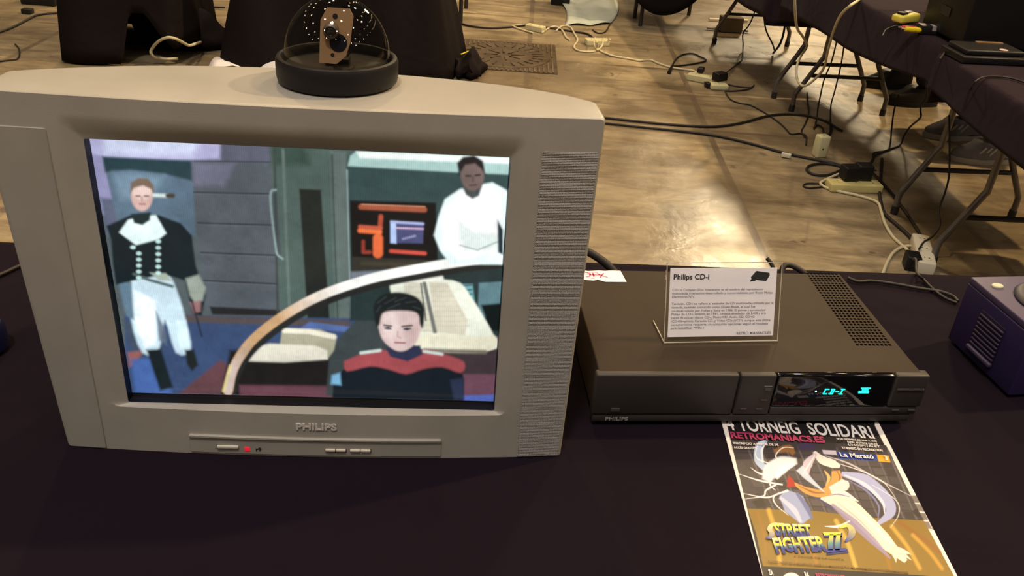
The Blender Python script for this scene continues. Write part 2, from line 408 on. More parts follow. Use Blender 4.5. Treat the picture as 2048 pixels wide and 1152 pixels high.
# ------------------------------------------------------------------ cloths
def cloth(name, cx, cy, hx, hy, rot, ztop, hem, flare=.03, rip=.012, nr=10, freq=9, seed=0, corner=.03, m='cloth', parent=None, thick=.003, dens=.02, topamp=.0006):
    """table cloth: hem(side, s, x, y) -> z of the hem; side 0 front(-y) 1 right 2 back 3 left, s 0..1 along it"""
    r = random.Random(seed); pts = []
    for side, (a, b) in enumerate((((-hx, -hy), (hx, -hy)), ((hx, -hy), (hx, hy)), ((hx, hy), (-hx, hy)), ((-hx, hy), (-hx, -hy)))):
        L = math.dist(a, b); n = max(8, int(L / dens))
        for i in range(n):
            s = i / n; pts.append((a[0] + (b[0] - a[0]) * s, a[1] + (b[1] - a[1]) * s, side, s))
    ph = [r.uniform(0, 6.28) for _ in range(6)]
    N_ = len(pts); v = []; f = []; cr, sr = math.cos(rot), math.sin(rot)
    arc = 0; arcs = []
    for i, p in enumerate(pts):
        arcs.append(arc); q = pts[(i + 1) % N_]; arc += math.dist(p[:2], q[:2])
    def out(p):
        nx, ny = ((0, -1), (1, 0), (0, 1), (-1, 0))[p[2]]
        px_, ny_, sd, s = 0, 0, p[2], p[3]
        k = 0
        if s < .06: k = (1 - s / .06) * .5; o2 = ((0, -1), (1, 0), (0, 1), (-1, 0))[(sd - 1) % 4]
        elif s > .94: k = (s - .94) / .06 * .5; o2 = ((0, -1), (1, 0), (0, 1), (-1, 0))[(sd + 1) % 4]
        else: o2 = (0, 0)
        nx, ny = nx * (1 - k) + o2[0] * k, ny * (1 - k) + o2[1] * k; l = math.hypot(nx, ny) or 1
        return nx / l, ny / l
    rings = []
    # top rings (inner grid towards the centre), then skirt
    insets = [.0, .012, .03]
    def world(x, y, z): return (cx + x * cr - y * sr, cy + x * sr + y * cr, z)
    for k in range(nr + 1):
        t = k / nr; ring = []
        for i, p in enumerate(pts):
            nx, ny = out(p); wv = arcs[i] * freq
            fold = (math.sin(wv + ph[0]) + .6 * math.sin(wv * 1.73 + ph[1]) + .5 * math.sin(wv * .53 + ph[2])) * .5
            hz = hem(p[2], p[3], p[0], p[1])
            drop = (ztop - hz)
            edge = .008 * (1 - (1 - min(1, t * 6)) ** 2)
            o = edge + flare * drop / .7 * t + rip * fold * min(1, t * 1.3) * min(1, drop / .3)
            z = ztop - drop * t - (.004 if t > 0 else 0)
            ring.append(world(p[0] + nx * o, p[1] + ny * o, z))
        rings.append(ring)
    top = []
    for sc_ in (.97, .85, .7, .5, .3, .12):
        top.append([world(p[0] * sc_, p[1] * (1 - (1 - sc_) * 1.0), ztop + .003 + topamp * (math.sin(p[0] * sc_ * 23 + ph[3]) * math.sin(p[1] * sc_ * 17 + ph[4]))) for p in pts])
    allr = top[::-1] + rings
    for rg in allr: v += rg
    f.append([i for i in range(N_)])
    for k in range(len(allr) - 1):
        for i in range(N_):
            j = (i + 1) % N_; f.append((k * N_ + i, k * N_ + j, (k + 1) * N_ + j, (k + 1) * N_ + i))
    o = pyobj(name, v, f, M[m], parent, smooth=75)
    if thick:
        sd = o.modifiers.new('cloth_thickness', 'SOLIDIFY'); sd.thickness = thick; sd.offset = -1
    return o

# main table: back edge runs from (.12,1.32) to (.83,1.38)
TA = .085
bx, by = .12, 1.325; hx, hy = 1.35, .46
ca, sa = math.cos(TA), math.sin(TA)
mcx = bx + .0 * ca + hy * sa; mcy = by - hy * ca
TZ = .74
mc = cloth('tablecloth', mcx, mcy, hx, hy, TA, TZ - .003, lambda sd, s, x, y: .012, flare=.05, rip=.012, seed=3, corner=.05, dens=.03, thick=.002, topamp=0)
tag(mc, 'near-black cloth on the display table, under the television and disc player', 'tablecloth')
# ------------------------------------------------------------------ television
TW, THT = .5705, .4155
TVA, TVT = .0832, .0249
tv = thing('television', 'silver flat-fronted tube television with its picture on, clear dome on top', 'television', (-.4918, .7756, .7387), (-TVT, 0, TVA))
def bow(u): return .011 * (1 - ((2 * u / TW) - 1) ** 2)
def tap(u, w):      # the cabinet widens towards its top
    t = w / THT
    return u - .0175 * t * max(0, min(1, (.0445 - u) / .0445)) + (-.0045 + .0075 * t) * max(0, min(1, (u - .5145) / (TW - .5145)))
def ring(u0, u1, w0, w1, vf, n=24, cr=.004, useb=1):
    """rounded rectangle ring in TV coordinates (x=u, y=v depth, z=w)"""
    P = []
    def seg(a, b, k, ends=(0, 0)):
        for i in range(k):
            t = i / k; P.append((a[0] + (b[0] - a[0]) * t, a[1] + (b[1] - a[1]) * t))
    def corner(cx, cz, a0):
        for i in range(5):
            a = a0 + PI / 2 * i / 5; P.append((cx + cr * math.cos(a), cz + cr * math.sin(a)))
    seg((u0 + cr, w0), (u1 - cr, w0), n); corner(u1 - cr, w0 + cr, -PI / 2)
    seg((u1, w0 + cr), (u1, w1 - cr), n); corner(u1 - cr, w1 - cr, 0)
    seg((u1 - cr, w1), (u0 + cr, w1), n); corner(u0 + cr, w1 - cr, PI / 2)
    seg((u0, w1 - cr), (u0, w0 + cr), n); corner(u0 + cr, w0 + cr, PI)
    return [(tap(p[0], p[1]), (vf(p[0], p[1]) if callable(vf) else vf), p[1]) for p in P]
def loft(name, rings, m, parent, cap0=False, cap1=False, smooth=40):
    v = []; f = []
    for r in rings: v += r
    n = len(rings[0])
    for k in range(len(rings) - 1):
        for i in range(n):
            j = (i + 1) % n; f.append((k * n + i, k * n + j, (k + 1) * n + j, (k + 1) * n + i))
    if cap0: f.append(tuple(range(n)))
    if cap1: f.append(tuple((len(rings) - 1) * n + i for i in range(n)))
    return pyobj(name, v, f, m, parent, smooth=smooth)
def dback(u, w):
    t = max(0, 1 - abs((u - .28) / .295) ** 2)
    return .036 + .096 * t ** .5
O = (.0757, .4838, .0647, .3714)      # opening
fb = lambda u, w: -bow(u)
rs = [
    ring(.010, TW - .010, .010, THT - .014, lambda u, w: dback(u, w) + .004, cr=.012),
    ring(.0015, TW - .0015, .003, THT - .0035, lambda u, w: dback(u, w), cr=.008),
    ring(.0, TW, .0, THT - .001, lambda u, w: dback(u, w) - .006, cr=.006),
    ring(.0, TW, .0, THT, lambda u, w: -bow(u) + .006, cr=.004),
    ring(.0003, TW - .0003, .0003, THT - .0003, lambda u, w: -bow(u) + .0018, cr=.004),
    ring(.0018, TW - .0018, .0018, THT - .0012, lambda u, w: -bow(u), cr=.004),
    ring(O[0] - .022, O[1] + .016, O[2] - .0050, O[3] + .026, fb, cr=.010),
    ring(O[0] - .016, O[1] + .012, O[2] - .0024, O[3] + .020, fb, cr=.008),
    ring(O[0] - .006, O[1] + .005, O[2] - .0012, O[3] + .008, lambda u, w: -bow(u) + .004 , cr=.003),
    ring(O[0], O[1], O[2], O[3], lambda u, w: 0.0, cr=.002),
    ring(O[0], O[1], O[2], O[3], lambda u, w: .0012, cr=.002),
]
loft('cabinet', rs, M['silver'], tv, smooth=35)
# dark inner surround between bezel and glass
loft('screen_surround', [ring(O[0] + .0002, O[1] - .0002, O[2] + .0002, O[3] - .0002, .0008, cr=.002), ring(O[0] + .0008, O[1] - .0008, O[2] + .0008, O[3] - .0008, .0125, cr=.002)], M['maskblack'], tv, smooth=False)
# rear housing
def rr(k, v, dz=0):
    cx, cz = TW / 2, THT * .47 + dz
    return ring(cx - TW / 2 * k, cx + TW / 2 * k, max(.004, cz - THT * .47 * k), cz + THT * .49 * k, v, cr=.03 * k)
loft('rear_housing', [ring(.018, TW - .018, .018, THT - .022, .030, cr=.02), rr(.93, .06), rr(.90, .12), rr(.86, .155), rr(.72, .25, -.02), rr(.55, .36, -.04), rr(.52, .375, -.04)], M['silver_back'], tv, cap0=True, cap1=True)
for x0 in (.08, .44):
    box('foot', x0, x0 + .05, .02, .06, -.0015, .006, M['rubber'], tv, bev=.001)

# the lit picture --------------------------------------------------
GW, GH = 720, 540
us = np.linspace(O[0] - .0, O[1] + .0, GW); ws = np.linspace(O[3] + .0035, O[2] + .0045, GH)
UU, WW = np.meshgrid(us, ws)
mTV = Matrix.Translation((-.4918, .7756, .7387)) @ Matrix.Rotation(TVA, 4, 'Z') @ Matrix.Rotation(-TVT, 4, 'X')
mt = np.array(mTV)
Pl = np.stack([UU, np.full_like(UU, .012), WW], -1)
Pw = Pl @ mt[:3, :3].T + mt[:3, 3]
px_ = proj(Pw)
nx_ = (UU - UU.mean()) / (UU.max() - UU.min()) * 2; nz_ = (WW - WW.mean()) / (WW.max() - WW.min()) * 2
A = Art(px_[..., 0].ravel(), px_[..., 1].ravel(), (88, 100, 104))
A1 = lambda P: [(160 + x / 4.114, 260 + y / 4.114) for x, y in P]
A2 = lambda P: [(580 + x / 4.115, 280 + y / 4.115) for x, y in P]
A3 = lambda P: [(160 + x / 3.841, 520 + y / 3.841) for x, y in P]
A4 = lambda P: [(560 + x / 3.84, 520 + y / 3.84) for x, y in P]
def e(f, x, y, rx, ry, sc, col, soft=.7, al=1, rot=0):
    (cx, cy), = f([(x, y)]); A.ell(cx, cy, rx / sc, ry / sc, col, soft, al, rot)
# wall of the room, brighter band along the ceiling
A.poly([(160, 260), (600, 260), (600, 345), (160, 330)], (96, 98, 116), 3)
A.poly([(160, 262), (440, 272), (440, 318), (330, 322), (160, 316)], (178, 176, 216), 4)
A.poly([(205, 268), (400, 280), (385, 312), (210, 308)], (206, 216, 240), 8, .8)
A.poly([(175, 306), (206, 312), (236, 440), (205, 430)], (150, 148, 190), 3)
A.poly([(200, 395), (238, 400), (245, 470), (215, 470)], (96, 104, 128), 4)
A.poly([(205, 314), (384, 322), (392, 470), (240, 470)], (92, 118, 138), 3)      # doorway
A.poly([(205, 314), (384, 322), (386, 362), (330, 348), (260, 340), (210, 345)], (38, 70, 78), 3)
A.poly([(225, 345), (330, 352), (300, 400), (240, 400)], (122, 150, 170), 8, .7)
A.poly([(384, 324), (545, 326), (558, 618), (410, 618), (398, 470)], (90, 98, 106), 3)
A.poly([(386, 325), (470, 326), (450, 372), (388, 370)], (122, 122, 146), 7, .8)
for x0, y0, x1, y1 in ((388, 384, 540, 387), (396, 445, 545, 449), (402, 504, 550, 509), (408, 560, 556, 566)):
    A.line([(x0, y0), (x1, y1)], 2.4, (46, 52, 58), 1); A.line([(x0, y0 + 3), (x1, y1 + 3)], 1.2, (120, 126, 132), 1, .5)
A.line([(388, 322), (545, 324)], 2, (54, 60, 70), 1)
A.poly([(420, 612), (560, 618), (560, 630), (425, 628)], (44, 44, 44), 2)
# pillar
A.poly([(540, 290), (700, 300), (700, 650), (565, 640), (545, 420)], (84, 104, 98), 2)
A.poly([(540, 285), (610, 290), (620, 330), (545, 330)], (48, 74, 64), 8, .7)
A.line([(549, 300), (556, 620)], 5, (66, 76, 72), 2); A.line([(566, 300), (580, 630)], 5, (108, 124, 118), 2)
A.poly([(660, 300), (692, 305), (702, 640), (672, 640)], (104, 120, 116), 3); A.line([(664, 310), (676, 640)], 3, (62, 78, 72), 1.5)
A.poly([(599, 377), (642, 379), (660, 642), (616, 640)], (40, 46, 42), 1.6)
A.line([(552, 379), (542, 384), (543, 420), (552, 492), (556, 508), (566, 516)], 4.2, (138, 160, 160), 1.1, smooth=5)
A.line([(549, 388), (560, 505)], 6, (70, 72, 84), 2, .6)
# alcove
A.poly([(692, 340), (696, 312), (712, 303), (800, 304), (1030, 318), (1030, 660), (700, 650)], (58, 84, 84), 1.5)
A.poly([(696, 330), (700, 312), (714, 302), (880, 308), (1030, 316), (1030, 350), (900, 344), (696, 332)], (170, 205, 200), 2)
A.poly([(712, 303), (1030, 316), (1030, 328), (860, 322), (720, 316)], (240, 248, 244), 2.5)
A.line([(694, 340), (702, 640)], 3, (150, 170, 170), 1.2)
A.poly([(700, 400), (872, 405), (876, 530), (704, 540)], (26, 26, 26), 2)
A.poly([(704, 512), (870, 520), (868, 538), (704, 540)], (62, 60, 52), 2)
A.line([(722, 413), (849, 419)], 10, (176, 92, 58), 2); A.line([(724, 408), (850, 413)], 2, (220, 150, 110), 1)
A.line([(762, 432), (760, 458)], 9, (190, 80, 50), 1.5); A.line([(720, 452), (762, 455)], 7, (205, 92, 60), 1.5)
A.line([(720, 460), (760, 463), (757, 470)], 9, (250, 120, 40), 2); A.line([(756, 476), (756, 505)], 20, (246, 112, 40), 2)
A.line([(727, 482), (727, 503), (740, 503)], 7, (170, 64, 40), 1.6); A.line([(782, 501), (850, 506)], 7, (220, 80, 56), 1.8)
A.poly([(781, 442), (848, 446), (846, 486), (781, 485)], (78, 82, 128), 1.5)
A.poly([(781, 441), (792, 442), (793, 486), (781, 485)], (180, 205, 250), 1.5); A.line([(783, 443), (846, 447)], 5, (170, 180, 225), 1.4)
A.line([(792, 455), (846, 457)], 3, (220, 180, 210), 1.2); A.line([(806, 477), (830, 471)], 4, (150, 150, 190), 1.4)
A.line([(725, 525), (860, 530)], 7, (80, 74, 56), 3)
A.poly([(702, 542), (860, 536), (790, 640), (706, 630)], (128, 136, 150), 2.5)
# floor of the picture
A.poly([(250, 628), (1030, 640), (1030, 830), (250, 800)], (58, 82, 122), 2)
A.poly([(250, 625), (700, 640), (700, 652), (300, 642)], (92, 82, 84), 2.5)
A.poly([(246, 640), (300, 655), (330, 700), (262, 702)], (70, 84, 100), 4, .8)
A.poly([(255, 705), (290, 700), (270, 730), (258, 735)], (150, 96, 92), 3)
A.poly([(262, 720), (310, 715), (345, 790), (270, 790)], (66, 106, 176), 5)
A.poly([(440, 720), (470, 735), (450, 790), (355, 790)], (108, 70, 76), 4)
A.poly([(460, 700), (700, 690), (720, 800), (440, 800)], (36, 32, 32), 4)
A.poly([(478, 770), (680, 772), (680, 805), (480, 795)], (112, 68, 82), 3)
A.poly([(745, 610), (770, 600), (800, 760), (700, 800), (652, 790), (660, 700), (690, 660)], (66, 76, 78), 2.5)
A.poly([(620, 642), (700, 652), (690, 662), (600, 655)], (84, 112, 170), 2)
A.poly([(860, 690), (1030, 690), (1030, 830), (860, 830)], (70, 58, 62), 2.5)
A.poly([(925, 748), (1030, 750), (1030, 830), (925, 825)], (116, 74, 92), 2.5)
A.poly([(920, 792), (1030, 788), (1030, 830), (920, 830)], (78, 104, 190), 2)
# dark surface and screens behind the curved rail
A.poly([(700, 575), (830, 535), (1030, 520), (1030, 650), (960, 700), (860, 640), (700, 640)], (44, 62, 62), 2)
A.poly([(912, 568), (945, 568), (950, 610), (935, 640), (920, 600)], (110, 170, 176), 2)
for i in range(5): A.line([(914 + i * 3, 572 + i * 9), (944, 570 + i * 9)], 2, (40, 70, 76), 1)
A.poly([(958, 566), (1030, 562), (1030, 640), (955, 632)], (96, 132, 140), 2)
A.poly([(962, 610), (1030, 605), (1030, 670), (980, 660)], (16, 30, 28), 2.5)
# cream swivel chairs
A.poly([(784, 545), (800, 555), (905, 560), (940, 590), (992, 680), (985, 700), (930, 705), (840, 695), (800, 640), (780, 575)], (228, 232, 214), 2, smooth=3)
A.poly([(806, 560), (842, 565), (850, 600), (868, 665), (820, 660)], (214, 212, 190), 2)
A.poly([(858, 563), (895, 566), (935, 640), (930, 672), (872, 664)], (208, 202, 180), 2)
for i in range(9): A.line([(808 + i * 1.5, 572 + i * 11), (846 + i * 3, 573 + i * 11)], 1.3, (186, 178, 158), 1, .6); A.line([(862 + i, 572 + i * 10), (898 + i * 5, 572 + i * 10)], 1.3, (184, 176, 156), 1, .6)
A.line([(849, 566), (870, 664)], 8, (120, 118, 112), 1.6)
A.line([(842, 566), (852, 640)], 3, (90, 100, 96), 1)
A.poly([(802, 541), (884, 543), (888, 560), (804, 562)], (240, 240, 226), 2)
A.line([(842, 684), (880, 680), (960, 688), (982, 684)], 28, (226, 222, 196), 2.5, smooth=4)
A.line([(850, 700), (970, 704)], 8, (126, 118, 100), 3)
A.poly([(565, 656), (640, 657), (674, 672), (668, 700), (655, 718), (560, 690)], (176, 172, 146), 2)
A.line([(570, 660), (620, 662), (668, 672)], 10, (232, 228, 206), 2)
A.poly([(500, 695), (540, 686), (630, 690), (655, 700), (655, 718), (570, 724), (498, 722)], (226, 222, 204), 2.5)
# curved rail
rail = [(456, 782), (468, 735), (500, 685), (560, 635), (640, 590), (740, 556), (840, 536), (930, 522), (1030, 512)]
A.line([(x + 6, y + 14) for x, y in rail], 15, (44, 46, 44), 2, smooth=6)
A.line(rail, 19, (200, 160, 112), 1.4, smooth=6, col2=(255, 255, 250), g=(560, 640, 700, 570))
A.line(rail[:3], 17, (210, 190, 180), 2, smooth=6, col2=(200, 160, 110), g=(465, 740, 510, 680))
A.line([(447, 782), (461, 732)], 6, (226, 210, 130), 2, .8)
# man in a dark buttoned coat and white breeches, walking
A.poly([(262, 560), (330, 548), (352, 575), (372, 640), (382, 700), (352, 705), (330, 640), (318, 700), (285, 706), (262, 640)], (196, 222, 234), 3, smooth=3)
A.poly([(268, 580), (312, 600), (312, 690), (290, 696), (268, 640)], (236, 250, 252), 4)
A.poly([(352, 640), (372, 640), (380, 692), (360, 698)], (214, 240, 250), 3)
A.poly([(235, 560), (262, 566), (268, 640), (252, 632)], (98, 128, 148), 3)
A.poly([(312, 622), (332, 660), (334, 690), (318, 680)], (96, 110, 128), 3, .9)
A.poly([(293, 700), (322, 698), (346, 775), (320, 782)], (26, 40, 44), 3); A.poly([(370, 700), (388, 698), (396, 730), (384, 742), (374, 728)], (34, 42, 40), 3)
A.poly([(213, 452), (240, 440), (262, 430), (318, 430), (362, 446), (384, 470), (392, 530), (412, 590), (404, 630), (386, 628), (370, 560), (330, 548), (262, 562), (232, 570), (226, 530), (222, 480)], (22, 40, 46), 2.2)
A.poly([(372, 556), (398, 548), (412, 575), (406, 600), (390, 606), (380, 590)], (150, 160, 148), 3); A.poly([(380, 604), (402, 600), (402, 622), (388, 626)], (156, 112, 112), 3)
A.line([(384, 600), (404, 672)], 3, (44, 48, 62), 1.5)
A.line([(268, 548), (300, 560), (345, 572)], 6, (90, 108, 106), 2)
A.poly([(300, 545), (332, 546), (345, 562), (318, 560)], (168, 182, 168), 2.5)
A.poly([(238, 465), (256, 440), (284, 432), (312, 430), (333, 466), (318, 478), (272, 490)], (224, 246, 244), 2)
A.poly([(262, 428), (302, 424), (300, 440), (285, 450), (268, 446)], (28, 50, 52), 2)
for k in range(6):
    e(A1, 485 + (k == 0) * -50, 965 + k * 50, 22, 16, 4.1, (190, 230, 226), 1.2); e(A1, 645, 915 + k * 52, 22, 16, 4.1, (190, 230, 226), 1.2)
A.ell(284, 391, 22, 31, (206, 170, 160), 2.2); A.ell(284, 380, 20, 20, (226, 200, 192), 3, .8)
A.poly([(260, 388), (262, 366), (276, 356), (296, 357), (307, 370), (309, 390), (302, 378), (286, 371), (268, 376)], (120, 100, 84), 2.2)
A.line([(272, 392), (280, 392)], 3, (110, 80, 78), 1.2); A.line([(289, 392), (297, 392)], 3, (110, 80, 78), 1.2); A.line([(279, 408), (291, 408)], 2.4, (150, 92, 92), 1.2); A.line([(284, 394), (284, 402)], 3, (178, 138, 132), 1.4)
A.line([(308, 390), (334, 391)], 7, (206, 222, 220), 2); A.line([(335, 391), (346, 391)], 8, (74, 66, 46), 2)
# man in a bright white shirt
A.poly([(868, 470), (878, 430), (890, 398), (920, 378), (945, 372), (985, 365), (1012, 380), (1030, 400), (1030, 530), (900, 528), (880, 500)], (232, 250, 250), 2.4)
A.poly([(886, 420), (920, 384), (980, 372), (1000, 400), (1000, 500), (920, 520), (886, 490)], (254, 255, 255), 5)
A.poly([(918, 440), (945, 462), (1000, 470), (996, 500), (930, 500), (916, 470)], (206, 224, 218), 5, .7); A.line([(920, 490), (955, 500), (995, 484)], 2.4, (150, 168, 160), 1.6)
A.poly([(995, 440), (1006, 460), (1006, 510), (996, 505)], (30, 54, 62), 2)
A.poly([(924, 372), (966, 366), (958, 392), (945, 398), (932, 390)], (76, 84, 84), 2.4)
A.ell(945, 348, 24, 34, (124, 104, 100), 2.2); A.poly([(918, 352), (914, 326), (926, 314), (948, 311), (966, 322), (971, 352), (963, 338), (950, 327), (930, 330)], (44, 40, 42), 2.4)
A.line([(932, 352), (941, 352)], 3, (40, 34, 36), 1.2); A.line([(951, 351), (960, 350)], 3, (40, 34, 36), 1.2); A.line([(939, 371), (953, 370)], 2.4, (70, 52, 52), 1.2); A.line([(946, 354), (946, 363)], 4, (104, 84, 80), 1.4)
# seated person with short dark hair
A.poly([(664, 800), (668, 760), (690, 735), (740, 722), (800, 728), (880, 722), (922, 735), (928, 760), (926, 830), (664, 830)], (22, 34, 44), 2.2)
A.poly([(900, 760), (926, 756), (928, 800), (908, 800)], (44, 56, 84), 3)
A.poly([(688, 722), (726, 706), (765, 698), (800, 712), (848, 698), (888, 708), (928, 724), (922, 746), (884, 734), (846, 738), (812, 748), (776, 738), (740, 732), (694, 742)], (168, 74, 80), 2.6, smooth=3)
A.line([(722, 705), (760, 700)], 6, (196, 212, 206), 1.8); A.line([(848, 702), (884, 708)], 6, (190, 204, 198), 1.8)
A.poly([(772, 694), (840, 690), (846, 708), (815, 722), (780, 712)], (50, 56, 84), 2)
A.poly([(664, 750), (680, 745), (682, 770), (662, 768)], (120, 184, 222), 3)
A.poly([(754, 640), (760, 615), (790, 600), (830, 610), (845, 640), (842, 660), (832, 684), (816, 698), (800, 702), (784, 696), (764, 676)], (216, 190, 186), 2, smooth=3)
A.poly([(764, 630), (790, 622), (800, 660), (780, 680), (764, 664)], (234, 214, 210), 6, .6); A.poly([(812, 650), (840, 640), (832, 682), (812, 694)], (196, 166, 160), 4, .6)
A.poly([(753, 652), (747, 618), (752, 600), (766, 588), (790, 583), (816, 586), (838, 597), (849, 618), (846, 654), (840, 648), (837, 630), (826, 622), (800, 620), (776, 621), (764, 628), (759, 648)], (34, 40, 40), 2.4, smooth=3)
for x_, y_, x2, y2 in ((756, 604, 772, 592), (770, 606, 792, 594), (790, 602, 812, 594), (812, 604, 832, 602), (826, 612, 842, 618), (754, 622, 762, 610), (776, 616, 800, 606)): A.line([(x_, y_), (x2, y2)], 2, (70, 80, 80), 1.5, .7)
A.ell(776, 655, 5, 2.6, (52, 62, 66), 1.2); A.ell(814, 657, 5, 2.6, (52, 62, 66), 1.2)
A.line([(768, 649), (783, 651)], 3, (60, 50, 54), 1.2); A.line([(804, 652), (824, 650)], 3, (60, 50, 54), 1.2); A.line([(770, 655), (782, 656)], 3, (70, 66, 80), 1.2); A.line([(808, 657), (821, 656)], 3, (70, 66, 80), 1.2)
A.line([(790, 684), (810, 685)], 3, (160, 92, 96), 1.3); A.line([(796, 662), (795, 672), (802, 675)], 2.4, (186, 150, 148), 1.4)
# soft blur over the drawn picture, then slight random unevenness
c = A.c.reshape(GH, GW, 3).copy()
for _ in range(2):
    for ax in (0, 1):
        c = (np.roll(c, 1, ax) + np.roll(c, -1, ax) + c) / 3 * .6 + (np.roll(c, 2, ax) + np.roll(c, -2, ax)) / 2 * .4 if False else (np.roll(c, 1, ax) + np.roll(c, -1, ax) + c * 2) / 4
def lowfreq(n, amp):
    g = rng.normal(0, 1, (n + 3, int(n * 4 / 3) + 3)); yi = np.linspace(0, n, GH); xi = np.linspace(0, n * 4 / 3, GW)
    y0 = yi.astype(int); x0 = xi.astype(int); fy = (yi - y0)[:, None]; fx = (xi - x0)[None]; fy = fy * fy * (3 - 2 * fy); fx = fx * fx * (3 - 2 * fx)
    return 1 + amp * (g[y0][:, x0] * (1 - fy) * (1 - fx) + g[y0 + 1][:, x0] * fy * (1 - fx) + g[y0][:, x0 + 1] * (1 - fy) * fx + g[y0 + 1][:, x0 + 1] * fy * fx)
g_ = c.mean(-1, keepdims=True); c = (c * .86 + g_ * .14) ** 1.10
c = np.clip(c * (lowfreq(7, .09) * lowfreq(30, .05) * lowfreq(90, .03))[..., None], 0, 1)
Pp = Pl.copy(); Pp[..., 1] = .0125 - .0025 * (1 - nx_ ** 2) * (1 - nz_ ** 2)
me = grid_mesh('screen', Pp, c)
sc = link('screen', me, picture_mat('lit_picture', 1.15, .12, mask=.05), tv)
sc['label'] = 'lit picture of people in a grey room with a curved rail'

# side speaker panels ------------------------------------------------
def grille_mat():
    m = mat('speaker_mesh', (.40, .385, .36), .5, 0, .35); nt = m.node_tree; b = nt.nodes['Principled BSDF']
    tc = nt.nodes.new('ShaderNodeTexCoord'); s = nt.nodes.new('ShaderNodeSeparateXYZ'); nt.links.new(tc.outputs['Object'], s.inputs[0])
    def trig(sock, p):
        k = nt.nodes.new('ShaderNodeMath'); k.operation = 'MULTIPLY'; k.inputs[1].default_value = 2 * PI / p; nt.links.new(sock, k.inputs[0])
        q = nt.nodes.new('ShaderNodeMath'); q.operation = 'SINE'; nt.links.new(k.outputs[0], q.inputs[0]); return q.outputs[0]
    x = trig(s.outputs[0], .0019); z = trig(s.outputs[2], .0017)
    mu = nt.nodes.new('ShaderNodeMath'); mu.operation = 'MULTIPLY_ADD'; mu.inputs[1].default_value = .5; nt.links.new(x, mu.inputs[0]); nt.links.new(z, mu.inputs[2])
    r = nt.nodes.new('ShaderNodeMapRange'); r.inputs[1].default_value = .3; r.inputs[2].default_value = 1.1; nt.links.new(mu.outputs[0], r.inputs[0])
    mx = nt.nodes.new('ShaderNodeMix'); mx.data_type = 'RGBA'; mx.inputs[6].default_value = (.37, .35, .318, 1); mx.inputs[7].default_value = (.275, .26, .235, 1); nt.links.new(r.outputs[0], mx.inputs[0]); nt.links.new(mx.outputs[2], b.inputs['Base Color'])
    bp = nt.nodes.new('ShaderNodeBump'); bp.invert = True; bp.inputs['Strength'].default_value = .5; bp.inputs['Distance'].default_value = .001; nt.links.new(mu.outputs[0], bp.inputs['Height']); nt.links.new(bp.outputs[0], b.inputs['Normal'])
    return m
gm = grille_mat()
def bowed(name, u0, u1, w0, w1, raise_, m, n=10, parent=tv, bev=.0006):
    rs = [ring(u0, u1, w0, w1, lambda u, w: -bow(u) + .001, n=n, cr=.002), ring(u0, u1, w0, w1, lambda u, w: -bow(u) - raise_ + bev, n=n, cr=.002), ring(u0 + bev, u1 - bev, w0 + bev, w1 - bev, lambda u, w: -bow(u) - raise_, n=n, cr=.002)]
    o = loft(name, rs, m, parent, smooth=30)
    # face of strips across the width
    v = []; f = []
    for i in range(n + 1):
        u = u0 + bev + (u1 - u0 - 2 * bev) * i / n
        v += [(tap(u, w0), -bow(u) - raise_ - .00005, w0 + bev), (tap(u, w1), -bow(u) - raise_ - .00005, w1 - bev)]
    for i in range(n): f.append((2 * i, 2 * i + 2, 2 * i + 3, 2 * i + 1))
    bm = bmesh.new(); bm.from_mesh(o.data)
    vs = [bm.verts.new(p) for p in v]
    for q in f: bm.faces.new([vs[i] for i in q])
    bmesh.ops.recalc_face_normals(bm, faces=bm.faces); bm.to_mesh(o.data); bm.free()
    return o
g1 = bowed('speaker_grille', .514, .5675, .003, .3805, .0012, gm); g1['label'] = 'right speaker panel with fine perforation'
g2 = bowed('speaker_grille', .003, .0445, .003, .3815, .0012, M['silver2']); g2['label'] = 'left speaker panel'
# control strip below the picture
cp = bowed('control_panel', .1395, .4250, .0045, .0285, .0012, M['silver2'], n=16)
rg = bowed('ridge', .1400, .4245, .0262, .0296, .0030, M['silver'], n=16, parent=cp)
def cbox(name, u0, u1, w0, w1, r0, r1, m, parent):
    u = (u0 + u1) / 2
    return box(name, u0, u1, -bow(u) - r1, -bow(u) + r0, w0, w1, m, parent, bev=.0006)
cbox('button_recess', .1695, .1965, .0100, .0165, 0, .0014, M['ink'], cp)
pb = cbox('power_button', .1705, .1945, .0125, .0162, 0, .0034, M['cream_btn'], cp)
for u0 in (.2925, .3045, .3205, .3325):
    if u0 in (.2925, .3205): cbox('button_recess', u0 - .0006, u0 + .0242, .0096, .0152, 0, .0014, M['ink'], cp)
    cbox('control_button', u0, u0 + .0112, .0118, .0150, 0, .0032, M['cream_btn'], cp)
ld = cbox('standby_light', .2010, .2072, .0085, .0145, 0, .0018, M['red'], cp); ld['label'] = 'small red standby light'
Rx = Matrix.Rotation(PI / 2, 4, 'X')
uo = .2135
texts('printed_symbol', [('r9', Matrix.Translation((uo, -bow(uo) - .0016, .0092)) @ Rx, .0075, dict(bold=.0002, extrude=.0001))], M['ink'], cp)
sx = fitted('PHILIPS', .0120, .0455, bold=.00035)
texts('brand_lettering', [('PHILIPS', Matrix.Translation((.2600, -bow(.282) - .0003, .0410)) @ Rx, .0120, dict(bold=.00035, extrude=.0008, sx=sx))], mat('pale_silver_print', (.62, .58, .52), .35), tv)
